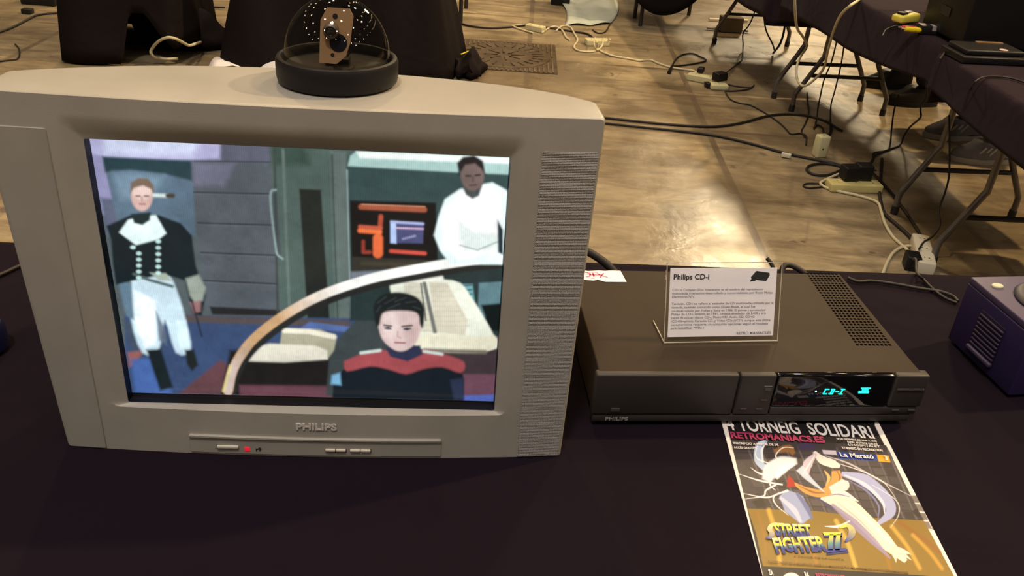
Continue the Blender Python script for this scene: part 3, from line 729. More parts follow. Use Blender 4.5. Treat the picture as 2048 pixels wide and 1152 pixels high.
# ------------------------------------------------------------------ dome camera on the television
DR = .0615
dp = mTV @ Vector((.3065, .0830, THT))
dc = thing('dome_camera', 'clear dome security camera with black ring base, resting on the television', 'security camera', (dp.x, dp.y, dp.z + .0006), (-TVT, 0, TVA))
lathe('base_ring', [(.001, .0005), (DR - .003, .0005), (DR - .001, .003), (DR, .008), (DR, .0215), (DR - .0015, .0250), (DR - .004, .0260), (.0560, .0255), (.0545, .0230), (.0535, .0165), (.001, .0165)], M['black'], dc, seg=72, cap=False)
bm = bmesh.new(); prof = [(.0528, .0238)]
for i in range(1, 22):
    a = PI / 2 * i / 22; prof.append((.0528 * math.cos(a) ** .93, .0238 + .016 * min(1, i / 5) + .0445 * math.sin(a)))
prof = [(.0528, .0166), (.0530, .0255)] + [(.0530 * math.cos(PI / 2 * i / 26), .0255 + .0590 * math.sin(PI / 2 * i / 26)) for i in range(1, 26)] + [(.0006, .0845)]
lathem(bm, prof, 72, cap=False); d = obj('dome', bm, M['dome'], dc, smooth=80)
d['label'] = 'clear smoked plastic dome'
# the board inside, tilted back, with its lens

bm = bmesh.new()
out = [(-.0165, -.027), (.001, -.027), (.010, -.019), (.014, -.006), (.0168, .020), (.0130, .0265), (-.009, .0265), (-.0155, .014)]
vb = [bm.verts.new((x, -.0008, z)) for x, z in out]; vf_ = [bm.verts.new((x, .0008, z)) for x, z in out]
bm.faces.new(vb); bm.faces.new(vf_[::-1])
for i in range(len(out)): bm.faces.new([vb[i], vb[(i + 1) % 8], vf_[(i + 1) % 8], vf_[i]])
plate = obj('circuit_plate', bm, M['tan'], dc, loc=(.001, -.012, .0480), rot=(-.20, 0, -.1))
def disc(name, x, z, r, y0, y1, m, parent, seg=28, tilt=0):
    bm = bmesh.new(); lathem(bm, [(r, 0), (r, y1 - y0)], seg)
    return obj(name, bm, m, parent, smooth=35, loc=(x, y0, z), rot=(-PI / 2 + tilt, 0, 0))
disc('aperture', .0025, -.0065, .0088, -.0012, -.0005, M['darkblue'], plate)
disc('screw_hole', -.001, .0185, .0026, -.0012, -.0005, M['ink'], plate); disc('screw_hole', -.0030, -.0185, .0019, -.0012, -.0005, M['ink'], plate)
bm = bmesh.new(); lathem(bm, [(.0075, 0), (.0075, .008), (.0055, .0095), (.005, .007), (.001, .0065)], 32, cap=False)
ln = obj('lens', bm, M['lensring'], plate, smooth=35, loc=(-.0045, -.0006, .006), rot=(PI / 2 + .25, 0, .1))
bm = bmesh.new(); lathem(bm, [(.005, .0072), (.0042, .0086), (.002, .0094), (.0002, .0096)], 24, cap=False); obj('lens_glass', bm, M['lens'], ln, smooth=80)
box('mount', -.012, .012, -.004, .012, .0166, .023, M['black'], dc, bev=.001)
box('mount_bracket', -.004, .004, -.006, -.002, .021, .034, M['black'], dc)
tube('wire_pair', [(.004, -.006, .034), (.012, .006, .038), (.014, .012, .030), (.008, .010, .022)], .0009, M['black_cable'], dc, seg=6)

# ------------------------------------------------------------------ disc player
PA = .121; PO = (.1094, .8836, TZ)
pl = thing('disc_player', 'flat charcoal disc player with a green lit display, right of the television', 'disc player', PO, (0, 0, PA))
PW, PD, PH = .420, .262, .0806
# top cover: a folded sheet with flared front corners
cov = [(.003, .006), (PW - .003, .006), (PW - .004, .03), (PW - .004, PD), (.004, PD), (.004, .03)]
bm = bmesh.new()
t_ = [bm.verts.new((x, y, PH - .0015)) for x, y in cov]; b_ = [bm.verts.new((x, y, .012)) for x, y in cov]
bm.faces.new(t_); bm.faces.new(b_[::-1])
for i in range(6): bm.faces.new([b_[i], b_[(i + 1) % 6], t_[(i + 1) % 6], t_[i]])
bmesh.ops.recalc_face_normals(bm, faces=bm.faces)
bmesh.ops.bevel(bm, geom=[e_ for e_ in bm.edges if all(v.co.z > .05 for v in e_.verts)], offset=.0025, segments=3, affect='EDGES', profile=.5)
obj('top_cover', bm, M['player'], pl, smooth=30)
box('base_plate', .006, PW - .006, .004, PD - .004, .0075, .0120, M['fascia'], pl)
for x, y in ((.03, .03), (.36, .03), (.03, .22), (.36, .22)): lathe('foot', [(.001, 0), (.015, 0), (.016, .0078), (.001, .0078)], M['rubber'], pl, seg=24, c=(x, y, 0))
# vent field in the top, ten slots across and twenty seven along
bm = bmesh.new()
for j in range(28):
    for i in range(9):
        x = .3625 + i * .0056 + (.0028 if j % 2 else 0) * 0 - (1 - j / 27) * .0055; y = .067 + j * .0071
        bxm(bm, x, x + .0034, y, y + .0036, PH - .0019, PH - .00115)
obj('vent_field', bm, M['vent'], pl)
F0 = -.001
box('tray_door', -.0005, .1785, F0, .012, .0180, PH - .0018, M['fascia'], pl, bev=.003, seg=3)
box('button_panel', .1797, .2262, F0, .012, .0180, PH - .0018, M['fascia'], pl, bev=.003, seg=3)
wn = box('display_window', .2274, .3795, F0 + .001, .012, .0305, PH - .0018, M['window'], pl, bev=.0028, seg=4)
wn['label'] = 'glossy black display window'
fr_ = box('right_panel', .3805, PW + .0055, F0, .014, .0305, PH - .0018, M['fascia'], pl, bev=.003, seg=3)
bm = bmesh.new(); bxm(bm, .2274, PW + .002, F0 + .0005, .014, .0180, .0295, .002)
obj('lower_panel', bm, M['fascia'], pl, smooth=30)
bm = bmesh.new(); bxm(bm, .0015, PW - .004, F0 + .001, .014, .0070, .0172, .0015)
lw = obj('bottom_rail', bm, M['fascia'], pl, smooth=30)
def pbx(name, x0, x1, z0, z1, r, m, par): return box(name, x0, x1, F0 - r, F0 + .001, z0, z1, m, par, bev=.0005, seg=2)
bp_ = [o for o in pl.children if o.name.startswith('button_panel')][0]; dp_ = [o for o in pl.children if o.name.startswith('tray_door')][0]
pbx('tray_button', .0235, .0345, .0235, .0295, .0014, M['fascia_lit'], dp_)
for (x0, x1, z0, z1) in ((.2135, .2215, .0560, .0600), (.2120, .2200, .0405, .0425), (.1880, .1960, .0265, .0287), (.2080, .2165, .0265, .0287)):
    pbx('function_button', x0, x1, z0, z1, .0012, M['fascia_lit'], bp_)
pbx('marking', .2120, .2225, .0625, .0633, .0003, M['label_grey'], bp_)
pbx('power_key', .3860, .4215, .0570, .0600, .0016, M['fascia_lit'], fr_)
lp_ = [o for o in pl.children if o.name.startswith('lower_panel')][0]
for x0 in (.3885, .4100): pbx('function_button', x0, x0 + .0090, .0245, .0270, .0012, M['fascia_lit'], lp_)
# lit characters behind the window face
def seg_chars(bm, x, z, h, w, which, t=.0011):
    sh = .22
    L = {'C': [((0, 0), (1, 0)), ((0, 0), (0, 1)), ((0, 1), (1, 1))], 'D': [((0, 0), (1, 0)), ((.35, 0), (.35, 1)), ((1, 0), (1, 1)), ((0, 1), (1, 1))],
         '-': [((0, .5), (.8, .5))], 'I': [((0, 0), (1, 0)), ((.5, 0), (.5, 1)), ((0, 1), (1, 1))]}[which]
    for (a, b), (c_, d_) in L:
        p = [Vector((x + (a * w) + b * h * sh, F0 - .0001, z + b * h)), Vector((x + (c_ * w) + d_ * h * sh, F0 - .0001, z + d_ * h))]
        if p[0] == p[1]: continue
        dv = (p[1] - p[0]).normalized(); n_ = Vector((-dv.z, 0, dv.x)) * t / 2; ex = dv * t / 2
        q = [p[0] - ex + n_, p[1] + ex + n_, p[1] + ex - n_, p[0] - ex - n_]
        fr = [bm.verts.new(v) for v in q]; bk = [bm.verts.new(v + Vector((0, .0012, 0))) for v in q]
        bm.faces.new(fr)
        for i in range(4): bm.faces.new([fr[i], bk[i], bk[(i + 1) % 4], fr[(i + 1) % 4]])
bm = bmesh.new()
for ch, x in (('C', .2910), ('D', .2985), ('-', .3060), ('I', .3115)): seg_chars(bm, x, .0508, .0072, .0042, ch)
o = obj('display_characters', bm, M['vfd'], wn); o['label'] = 'lit blue-green characters'
bm = bmesh.new()
bxm(bm, .3365, .3500, F0 - .0001, F0 + .0012, .0522, .0550); bxm(bm, .3385, .3510, F0 - .0001, F0 + .0012, .0590, .0604)
for k in range(3): bxm(bm, .3405 + k * .0030, .3423 + k * .0030, F0 - .0001, F0 + .0012, .0553, .0588)
o = obj('display_symbol', bm, M['vfd'], wn); o['label'] = 'lit blue-green disc symbol'
bm = bmesh.new(); bxm(bm, .2795, .2818, F0 - .0001, F0 + .0012, .0535, .0557, .0008); o = obj('display_dot', bm, M['vfd2'], wn); o['label'] = 'pale lit dot'
sx = fitted('PHILIPS', .0068, .0285, bold=.0001)
texts('brand_lettering', [('PHILIPS', Matrix.Translation((.0180, F0 + .0009, .0093)) @ Rx, .0068, dict(bold=.0001, extrude=.0003, sx=sx))], M['label_grey'], lw)

# ------------------------------------------------------------------ sign holder and its card
mPL = Matrix.Translation(PO) @ Matrix.Rotation(PA, 4, 'Z')
sp = Vector((.1990, .9630, TZ + PH - .0012)); SA = math.atan2(.0254, .1512)
sh = thing('sign_holder', 'clear acrylic sign holder standing on the disc player, holding a printed card', 'sign holder', sp, (0, 0, SA))
SW, SH, LEAN = .1535, .1035, .365
mL = Matrix.Rotation(-LEAN, 4, 'X')
def sheet_box(name, M4, x0, x1, y0, y1, z0, z1, m, par, bev=0):
    bm = bmesh.new(); bxm(bm, x0, x1, y0, y1, z0, z1, bev, 2, M4); return obj(name, bm, m, par, smooth=30 if bev else False)
sheet_box('front_sheet', mL, 0, SW, 0, .0018, .0012, SH, M['acrylic'], sh)
sheet_box('back_sheet', mL, 0, SW, .0044, .0062, .0030, SH, M['acrylic'], sh)
box('foot_sheet', 0, SW, .002, .052, .0001, .0020, M['acrylic'], sh)
bm = bmesh.new()      # polished edges of the sheets
for x in (0, SW - .0012): bxm(bm, x, x + .0012, -.0002, .0064, .001, SH, 0, 2, mL)
bxm(bm, 0, SW, -.0002, .0064, SH - .0014, SH, 0, 2, mL)
obj('edge_rim', bm, M['acrylic'], sh)
bm = bmesh.new(); bxm(bm, -.0004, .0006, -.0003, .0003, .0, SH, 0, 2, mL); bxm(bm, -.0003, SW, -.0005, .0006, .0002, .0014); bxm(bm, -.0004, .0006, 0, .052, .0003, .0020); bxm(bm, 0, SW, -.0004, .0004, SH - .0002, SH + .0006, 0, 2, mL); bxm(bm, SW - .0006, SW + .0003, -.0003, .0003, 0, SH, 0, 2, mL)
obj('bright_edge', bm, M['acrylic_edge'], sh)
cardm = Matrix.Translation(sp) @ Matrix.Rotation(SA, 4, 'Z') @ mL
card = box('information_card', .0055, .1480, .0024, .0036, .0075, .0965, M['paper'], None)
card.matrix_world = cardm; tag(card, 'white printed information card with paragraphs of text inside the clear holder', 'information card')
lines = [(.0095, .0740, .0083, 'Philips CD-i', .0485, 'ink', .00022)]
body = ['CD-i o Compact Disc Interactivo es el nombre del reproductor', 'multimedia interactivo desarrollado y comercializado por Royal Philips', 'Electronics N.V.', '',
        'También, CD-i se refiere al estándar de CD multimedia utilizado por la', 'consola, también conocido como Green Book, el cual fue', 'co-desarrollado por Philips y Sony en 1986. El primer reproductor', 'Philips de CD-i, lanzado en 1991, costaba alrededor de $400 y era',
        'capaz de utilizar discos CD-i, Photo CD, Audio CD, CD+G', '(CD+Graphics), Karaoke CD, y Video CDs (VCD), aunque esta última', 'característica requería un conjunto opcional según el modelo', 'para decodificar MPEG-1.']
wid = [.122, .135, .030, 0, .137, .112, .127, .127, .112, .134, .131, .046]
its = []
def on_card(x, z): return Matrix.Translation((x, .0022, z)) @ Rx
its.append(('Philips CD-i', on_card(.0095, .0822), .0095, dict(bold=.0002, extrude=.0001, sx=fitted('Philips CD-i', .0095, .0470, bold=.0002))))
for i, (s, w_) in enumerate(zip(body, wid)):
    if s: its.append((s, on_card(.0088, .0675 - i * .00452), .0040, dict(extrude=.00008, sx=fitted(s, .0040, w_))))
its.append(('RETRO MANIACS.ES', on_card(.0975, .0095), .0050, dict(extrude=.00008, bold=.00004, sx=fitted('RETRO MANIACS.ES', .0050, .047))))
t1 = texts('print', its[:1], M['ink'], card); t2 = texts('print', its[1:], M['grey_ink'], card)
bm = bmesh.new()
def flat(pts, y=.00235, dy=.0003):
    a = [bm.verts.new((x, y, z)) for x, z in pts]; b2 = [bm.verts.new((x, y + dy, z)) for x, z in pts]
    bm.faces.new(a); bm.faces.new(b2[::-1]); n = len(pts)
    for i in range(n): bm.faces.new([a[i], b2[i], b2[(i + 1) % n], a[(i + 1) % n]])
flat([(.1130, .0845), (.1200, .0925), (.1380, .0900), (.1385, .0865), (.1340, .0790), (.1140, .0815)])
flat([(.1125, .0785), (.1130, .0815), (.1200, .0815), (.1195, .0795)])
obj('printed_picture', bm, M['ink'], card)['label'] = 'small printed picture of a dark machine'

# ------------------------------------------------------------------ torn ticket on the player's back corner
bm = bmesh.new()
pts = [(.006, .2500), (.010, .2580), (.022, .2600), (.030, .2575), (.046, .2600), (.054, .2590), (.066, .2605), (.0785, .2600), (.0810, .2275), (.050, .2270), (.040, .2330), (.034, .2300), (.020, .2320), (.008, .2350)]
a = [bm.verts.new((x, y, PH - .0012)) for x, y in pts]; b2 = [bm.verts.new((x, y, PH - .0005)) for x, y in pts]
bm.faces.new(a[::-1]); bm.faces.new(b2)
for i in range(len(pts)): bm.faces.new([a[i], a[(i + 1) % len(pts)], b2[(i + 1) % len(pts)], b2[i]])
tk = obj('paper_ticket', bm, M['paper'], None); tk.matrix_world = mPL @ Matrix.Translation((0, -.002, 0)); tag(tk, 'torn white paper ticket with magenta print, on the disc player by the television', 'ticket')
bm = bmesh.new(); zt = PH - .0004
for P_, w_ in (([(.022, .255), (.032, .250), (.030, .242), (.024, .240)], .0022), ([(.028, .254), (.044, .254)], .0016), ([(.036, .252), (.036, .241)], .0026), ([(.030, .246), (.046, .246)], .0018), ([(.042, .251), (.049, .243), (.056, .240)], .0022), ([(.052, .252), (.044, .238)], .0020), ([(.020, .248), (.052, .249)], .0014), ([(.026, .238), (.036, .236)], .0016)):
    for p, q in zip(P_[:-1], P_[1:]):
        d_ = Vector((q[0] - p[0], q[1] - p[1], 0)).normalized(); n_ = Vector((-d_.y, d_.x, 0)) * w_ / 2
        q4 = [Vector((*p, zt)) + n_, Vector((*q, zt)) + n_, Vector((*q, zt)) - n_, Vector((*p, zt)) - n_]
        bm.faces.new([bm.verts.new(v) for v in q4])
obj('ticket_print', bm, M['pink'], tk)['label'] = 'magenta printed emblem'

# ------------------------------------------------------------------ flyer
FX0, FX1, FY1, FY0 = .2785, .4865, .9360, .6400
gw, gh = 440, 620
XX, YY = np.meshgrid(np.linspace(FX0, FX1, gw), np.linspace(FY1, FY0, gh))
ZZ = TZ + .0012 + .0012 * np.sin((XX - FX0) * 14) * (YY < .9) * np.clip((.9 - YY) * 6, 0, 1)
Pw = np.stack([XX, YY, ZZ], -1); q = proj(np.stack([XX, YY, np.full_like(XX, TZ + .0015)], -1))
A = Art(((q[..., 0] - 1420) * 3.577).ravel(), ((q[..., 1] - 830) * 3.577).ravel(), (236, 228, 222))
# dark printed field inside the white margin
fld = [(118, 20), (1176, 55), (1188, 60), (1740, 1190), (400, 1190)]
A.poly([(105, 0), (1180, 0), (1180, 75), (1760, 1230), (400, 1230)], (28, 24, 26), 2)
# tiled roof, greys
A.poly([(150, 175), (1260, 215), (1530, 760), (1100, 720), (270, 665)], (62, 56, 60), 2)
rr_ = random.Random(4)
for k in range(13):      # courses of tiles
    x0 = 200 + k * 92
    for j in range(9):
        xa = x0 + j * 26 - 10; ya = 215 + j * 62 + k * 4
        if xa > 1240 + (ya - 200) * .50: continue
        if xa < 150 + (ya - 175) * .25: continue
        g_ = rr_.randint(44, 84)
        A.poly([(xa, ya), (xa + 62, ya + 3), (xa + 84, ya + 52), (xa + 22, ya + 49)], (g_ + 4, g_ - 2, g_ + 2), 2, .85)
        A.line([(xa - 2, ya + 50), (xa + 88, ya + 55)], 5, (40, 34, 38), 1.5, .8)
        A.line([(xa + 72, ya - 4), (xa + 98, ya + 56)], 17, (98, 92, 98), 3, .8); A.line([(xa + 80, ya - 4), (xa + 106, ya + 56)], 5, (44, 38, 42), 1.5, .8)
A.poly([(150, 170), (900, 190), (910, 262), (165, 250)], (44, 38, 44), 14, .75)
# wooden ground
A.poly([(268, 668), (760, 690), (1100, 735), (1530, 755), (1745, 1150), (1745, 1165), (380, 1082), (330, 850)], (132, 106, 34), 2)
for (a_, b_, c_, d_, w_, cc) in ((420, 680, 500, 1060, 30, (216, 176, 70)), (640, 700, 760, 1060, 22, (168, 116, 30)), (900, 760, 1040, 1090, 28, (222, 184, 84)), (1180, 850, 1290, 1110, 20, (164, 112, 30)), (1350, 770, 1640, 980, 34, (140, 88, 30)), (1300, 800, 1500, 1100, 26, (214, 172, 72)), (340, 700, 400, 1000, 16, (156, 108, 28)), (1450, 860, 1660, 1100, 24, (206, 160, 58)), (560, 900, 620, 1060, 16, (160, 110, 28))):
    A.line([(a_, b_), ((a_ + c_) / 2 + 15, (b_ + d_) / 2), (c_, d_)], w_, cc, 9, .7, smooth=5)
A.poly([(300, 620), (330, 600), (380, 600), (400, 650), (340, 668)], (38, 32, 34), 6); A.poly([(1440, 690), (1480, 668), (1530, 750), (1470, 720)], (40, 34, 36), 5)
# plain painted ribbons of white, cream and pale blue cloth, with a burst of spray
def ribbon(P, W0, col, soft=2, al=1):
    P = catmull([(x, y, 0) for x, y in P], 6); n = len(P); W = np.interp(np.linspace(0, 1, n), np.linspace(0, 1, len(W0)), W0); L_, R_ = [], []
    for i, p in enumerate(P):
        d_ = P[min(i + 1, n - 1)] - P[max(i - 1, 0)]; d_ = d_ / (np.linalg.norm(d_) + 1e-9)
        L_.append((p[0] - d_[1] * W[i] / 2, p[1] + d_[0] * W[i] / 2)); R_.append((p[0] + d_[1] * W[i] / 2, p[1] - d_[0] * W[i] / 2))
    A.poly(L_ + R_[::-1], col, soft, al)
ribbon([(820, 290), (1000, 350), (1220, 470), (1440, 580)], (3, 12, 10, 3), (200, 196, 204), 2, .8)
ribbon([(940, 420), (1110, 470), (1260, 600), (1290, 700), (1190, 790)], (30, 90, 80, 70, 20), (164, 172, 214), 3)
ribbon([(960, 430), (1110, 500), (1230, 620), (1250, 710)], (10, 26, 22, 6), (206, 212, 236), 3)
ribbon([(990, 470), (1120, 545), (1205, 650), (1200, 750)], (4, 14, 12, 4), (118, 124, 176), 2)
ribbon([(520, 560), (600, 640), (690, 760)], (70, 170, 90), (150, 164, 204), 4)
ribbon([(500, 590), (600, 680), (650, 770)], (20, 40, 20), (190, 200, 228), 4); ribbon([(620, 560), (690, 660), (730, 750)], (20, 34, 16), (104, 114, 162), 4)
ribbon([(700, 560), (800, 600), (880, 690)], (30, 44, 16), (66, 62, 100), 3)
ribbon([(800, 575), (960, 640), (1120, 780), (1240, 900), (1400, 1050)], (60, 130, 120, 110, 30), (232, 224, 206), 2)
ribbon([(870, 640), (1020, 770), (1160, 900), (1290, 1030)], (20, 60, 50, 10), (146, 136, 172), 5, .9)
ribbon([(960, 620), (1120, 750), (1250, 880), (1380, 1010)], (6, 20, 18, 6), (250, 244, 230), 3); ribbon([(900, 620), (1050, 740), (1190, 880)], (4, 12, 4), (196, 186, 188), 3)
for x_, y_ in ((1330, 1060), (1390, 1060), (1440, 1040), (1440, 1000)): ribbon([(1290, 950), ((1290 + x_) / 2 + 10, (950 + y_) / 2), (x_, y_)], (40, 34, 2), (204, 210, 200), 2)
ribbon([(600, 490), (700, 545), (810, 560), (900, 490), (900, 400)], (16, 50, 60, 90, 60), (204, 150, 78), 3)
ribbon([(640, 510), (740, 555), (820, 560)], (6, 16, 6), (150, 96, 44), 3); ribbon([(820, 400), (850, 450), (830, 510)], (6, 24, 8), (232, 184, 110), 4); ribbon([(900, 390), (930, 450), (900, 520)], (4, 12, 4), (140, 90, 42), 3)
ribbon([(745, 262), (800, 320), (880, 350), (930, 370)], (20, 60, 60, 20), (226, 218, 212), 2); ribbon([(760, 275), (700, 350), (690, 430)], (20, 70, 30), (196, 184, 204), 3); ribbon([(750, 290), (680, 400), (660, 440)], (4, 12, 5), (240, 232, 224), 2)
ribbon([(860, 540), (960, 500), (990, 480)], (50, 90, 20), (222, 214, 216), 3); ribbon([(870, 560), (960, 570), (1060, 620)], (20, 50, 6), (230, 224, 222), 2); ribbon([(840, 580), (920, 570), (1000, 590)], (4, 12, 4), (150, 140, 170), 2)
ribbon([(460, 260), (560, 240), (600, 280)], (30, 56, 30), (140, 98, 50), 6, .8); ribbon([(640, 230), (700, 220), (760, 250)], (40, 60, 20), (52, 40, 78), 6, .9)
A.poly([(560, 430), (600, 470), (612, 515), (548, 518)], (168, 32, 26), 2.5)
ribbon([(415, 175), (350, 220), (345, 320), (400, 390)], (4, 46, 56, 40), (170, 190, 222), 3); ribbon([(408, 190), (372, 250), (380, 340)], (2, 18, 12), (214, 226, 240), 2)
ribbon([(620, 330), (520, 350), (440, 400), (400, 470)], (40, 110, 120, 60), (222, 226, 236), 8); ribbon([(640, 380), (700, 450), (820, 555)], (60, 40, 4), (196, 210, 232), 4, .9)
ribbon([(600, 350), (520, 390), (470, 450)], (20, 60, 30), (248, 248, 250), 7)
for P_, W_ in (([(500, 560), (400, 590), (240, 560)], (8, 12, 2)), ([(520, 500), (360, 470), (205, 420)], (12, 12, 2)), ([(480, 440), (360, 420), (290, 375)], (14, 12, 2)), ([(560, 340), (470, 300), (520, 235), (600, 235)], (6, 8, 6, 2)),
    ([(560, 540), (460, 580), (470, 640), (560, 720)], (14, 10, 8, 2)), ([(470, 500), (400, 540), (380, 580), (250, 600)], (14, 12, 10, 2)), ([(450, 430), (430, 500), (470, 540)], (10, 10, 3)), ([(430, 350), (330, 300), (345, 190)], (8, 8, 2)), ([(820, 800), (920, 800), (1000, 760)], (4, 22, 6)), ([(1160, 500), (1330, 610), (1350, 710), (1290, 810)], (2, 5, 5, 2)), ([(860, 330), (1080, 400), (1240, 480), (1330, 600)], (2, 6, 5, 2))):
    ribbon(P_, W_, (236, 236, 240), 2, .9)
# boxes of the charity logo
A.poly([(908, 262), (1196, 284), (1206, 330), (924, 312)], (38, 62, 140), 1.5); A.poly([(1192, 282), (1278, 290), (1292, 338), (1206, 332)], (226, 168, 36), 2)
A.poly([(802, 250), (900, 254), (908, 285), (812, 278)], (190, 184, 204), 2)
# lower black band
A.poly([(380, 1080), (1745, 1165), (1800, 1260), (400, 1260)], (26, 22, 26), 1.5)
A.ell(580, 1175, 62, 46, (232, 226, 222), 2); A.ell(582, 1178, 30, 24, (26, 22, 26), 2)
me = grid_mesh('event_flyer', Pw, np.clip(A.c.reshape(gh, gw, 3), 0, 1))
fly = link('event_flyer', me, picture_mat('printed_picture_ink', 0, .42), None)
tag(fly, 'glossy printed tournament flyer with a white swirl, partly under the disc player', 'flyer')
sdm = fly.modifiers.new('paper', 'SOLIDIFY'); sdm.thickness = .0008; sdm.offset = 1
# lettering on the flyer: placed from its top left, in metres
def inv(X, Y):
    P = at(1420 + X / 3.577, 830 + Y / 3.577, TZ + .0018); return P
def put(s, X0, Y0, X1, Y1, h, mname, bold=0, shear=0, lift=.0004):
    """one line whose baseline runs between two crop points"""
    a_ = inv(X0, Y0); b_ = inv(X1, Y1); d_ = b_ - a_; L = math.hypot(d_[0], d_[1]); an = math.atan2(d_[1], d_[0])
    zz = TZ + .0012 + .0012 * math.sin((a_[0] - FX0) * 14) * max(0, min(1, (.9 - a_[1]) * 6)) + lift
    return (s, Matrix.Translation((a_[0], a_[1], TZ + .0030 if a_[1] < .88 else TZ + .0016)) @ Matrix.Rotation(an, 4, 'Z'), h, dict(extrude=.00005, bold=bold, shear=shear, sx=fitted(s, h, L, bold=bold, shear=shear)))
M['f_white'] = mat('flyer_white', (.80, .77, .74), .45); M['f_red'] = mat('flyer_red', (.36, .035, .10), .45); M['f_ink'] = mat('flyer_brown_ink', (.17, .10, .04), .5)
texts('title_print', [put('4 TORNEIG', 132, 104, 655, 134, .0345, 'f_white', .0007), put('SOLIDARI', 715, 136, 1180, 166, .0345, 'f_white', .0007)], M['f_white'], fly)
texts('subtitle_print', [put('RETROMANIACS.ES', 150, 168, 825, 203, .0165, 'f_red', .0006)], M['f_red'], fly)
texts('entry_print', [put('INSCRIPCIÓ A PARTIR DE 5€', 165, 212, 490, 226, .0052, '', .0001), put('ACCÉS GRATUÏT', 172, 243, 330, 250, .0052, '', .0001)], M['f_white'], fly)
texts('event_print', [put('16 DE DESEMBRE DE 10:00 A 18:00', 905, 172, 1192, 192, .0044, '', .0001), put('ESPAI ANTONI GAUDÍ', 985, 198, 1202, 215, .0052, '', .0001), put("L'HOSPITALET", 990, 224, 1216, 238, .0052, '', .0001),
    put('TORNEIG EN RECREATIVA!', 945, 248, 1238, 266, .0060, '', .0002), put('La Marató', 932, 302, 1172, 318, .0115, '', .0003), put('3', 1252, 324, 1272, 326, .0105, '', .0004)], M['f_white'], fly)
texts('footnote_print', [put('* LA TOTALITAT DE LA RECAPTACIÓ ANIRÀ A LA MARATÓ DE TV3. MÉS INFORMACIÓ A WWW.RETROMANIACS.ES', 415, 1060, 1420, 1140, .0042, '', .0001), put('A FAVOR DE LA LLUITA', 600, 1018, 960, 1046, .0034, '')], M['f_ink'], fly)
texts('lower_print', [put('ZA', 425, 1150, 455, 1152, .010, '', .0003)], M['f_white'], fly)
texts('lower_print', [put('RA', 680, 1165, 712, 1168, .010, '', .0003)], M['f_white'], fly)
texts('lower_red_print', [put('RETROMANIACS', 760, 1168, 970, 1182, .0080, '', .0004)], M['f_red'], fly)
# the game title, yellow running to blue with a dark rim
def grad_mat():
    m = mat('title_yellow_blue', (.8, .7, .1), .45); nt = m.node_tree; b = nt.nodes['Principled BSDF']
    a = nt.nodes.new('ShaderNodeAttribute'); a.attribute_name = 'picture'; nt.links.new(a.outputs['Color'], b.inputs['Base Color']); return m
def title(items, name, m, grad):
    bm = bmesh.new()
    for s, Mx, size, kw in items:
        me_ = text_mesh(s, size, **kw)
        b3 = bmesh.new(); b3.from_mesh(me_)
        for k in range(3): bmesh.ops.subdivide_edges(b3, edges=[e_ for e_ in b3.edges if e_.calc_length() > size * .12], cuts=1)
        ly = b3.verts.layers.float_color.new('picture')
        for v in b3.verts:
            t = v.co.y / (size * .72)
            c = np.array(lin((36, 52, 140))) if t < .25 else (lin((60, 128, 160)) if t < .45 else (lin((236, 214, 40)) if t < .85 else lin((250, 240, 170))))
            v[ly] = (*c, 1)
        b3.to_mesh(me_); b3.free(); me_.transform(Mx)
        bm.from_mesh(me_); bpy.data.meshes.remove(me_)
    me_ = bpy.data.meshes.new(name); bm.to_mesh(me_); bm.free(); return link(name, me_, m, fly)
rim = [put('STREET', 470, 862, 745, 868, .0235, '', .0022, .25), put('FIGHTER', 468, 985, 835, 968, .0275, '', .0022, .25)]
rim = [(s, Matrix.Translation((.0006, -.0008, -.00005)) @ Mx, h, k) for s, Mx, h, k in rim]
texts('logo_rim', rim, mat('logo_dark_rim', (.02, .03, .14), .45), fly)
title([put('STREET', 470, 862, 745, 868, .0235, '', .0009, .25, .0006), put('FIGHTER', 468, 985, 835, 968, .0275, '', .0009, .25, .0006)], 'logo_lettering', grad_mat(), True)['label'] = 'yellow and blue title lettering'
def numeral(dx, dy, dz, grow, m, name):
    bm = bmesh.new(); ly = bm.verts.layers.float_color.new('picture')
    def quad(P, cols):
        vs = []
        for (X, Y), c in zip(P, cols):
            p = inv(X + dx, Y + dy); v = bm.verts.new((p[0], p[1], TZ + .0030 + dz)); v[ly] = (*lin(c), 1); vs.append(v)
        bm.faces.new(vs)
    Y_, B_, T_ = (244, 226, 70), (40, 56, 150), (90, 140, 140)
    g = grow
    for x0, x1 in ((868, 858), (918, 908)):
        quad([(x0 - 14 - g, 862), (x0 + 14 + g, 862), (x1 + 18 + g, 925), (x1 - 18 - g, 925)], [Y_, Y_, T_, T_]); quad([(x1 - 18 - g, 925), (x1 + 18 + g, 925), (x1 + 18 + g, 975), (x1 - 16 - g, 975)], [T_, T_, B_, B_])
    quad([(806 - g, 846 - g), (936 + g, 846 - g), (930 + g, 866 + g), (812 - g, 868 + g)], [Y_] * 4)
    quad([(838 - g, 970 - g), (968 + g, 958 - g), (978 + g, 976 + g), (832 - g, 994 + g)], [B_] * 4)
    return obj(name, bm, m, fly)
numeral(6, 8, -.0001, 6, bpy.data.materials['logo_dark_rim'], 'numeral_rim'); numeral(0, 0, .0004, 0, grad_mat(), 'logo_numeral')['label'] = 'yellow and blue Roman numeral II'
bm = bmesh.new()
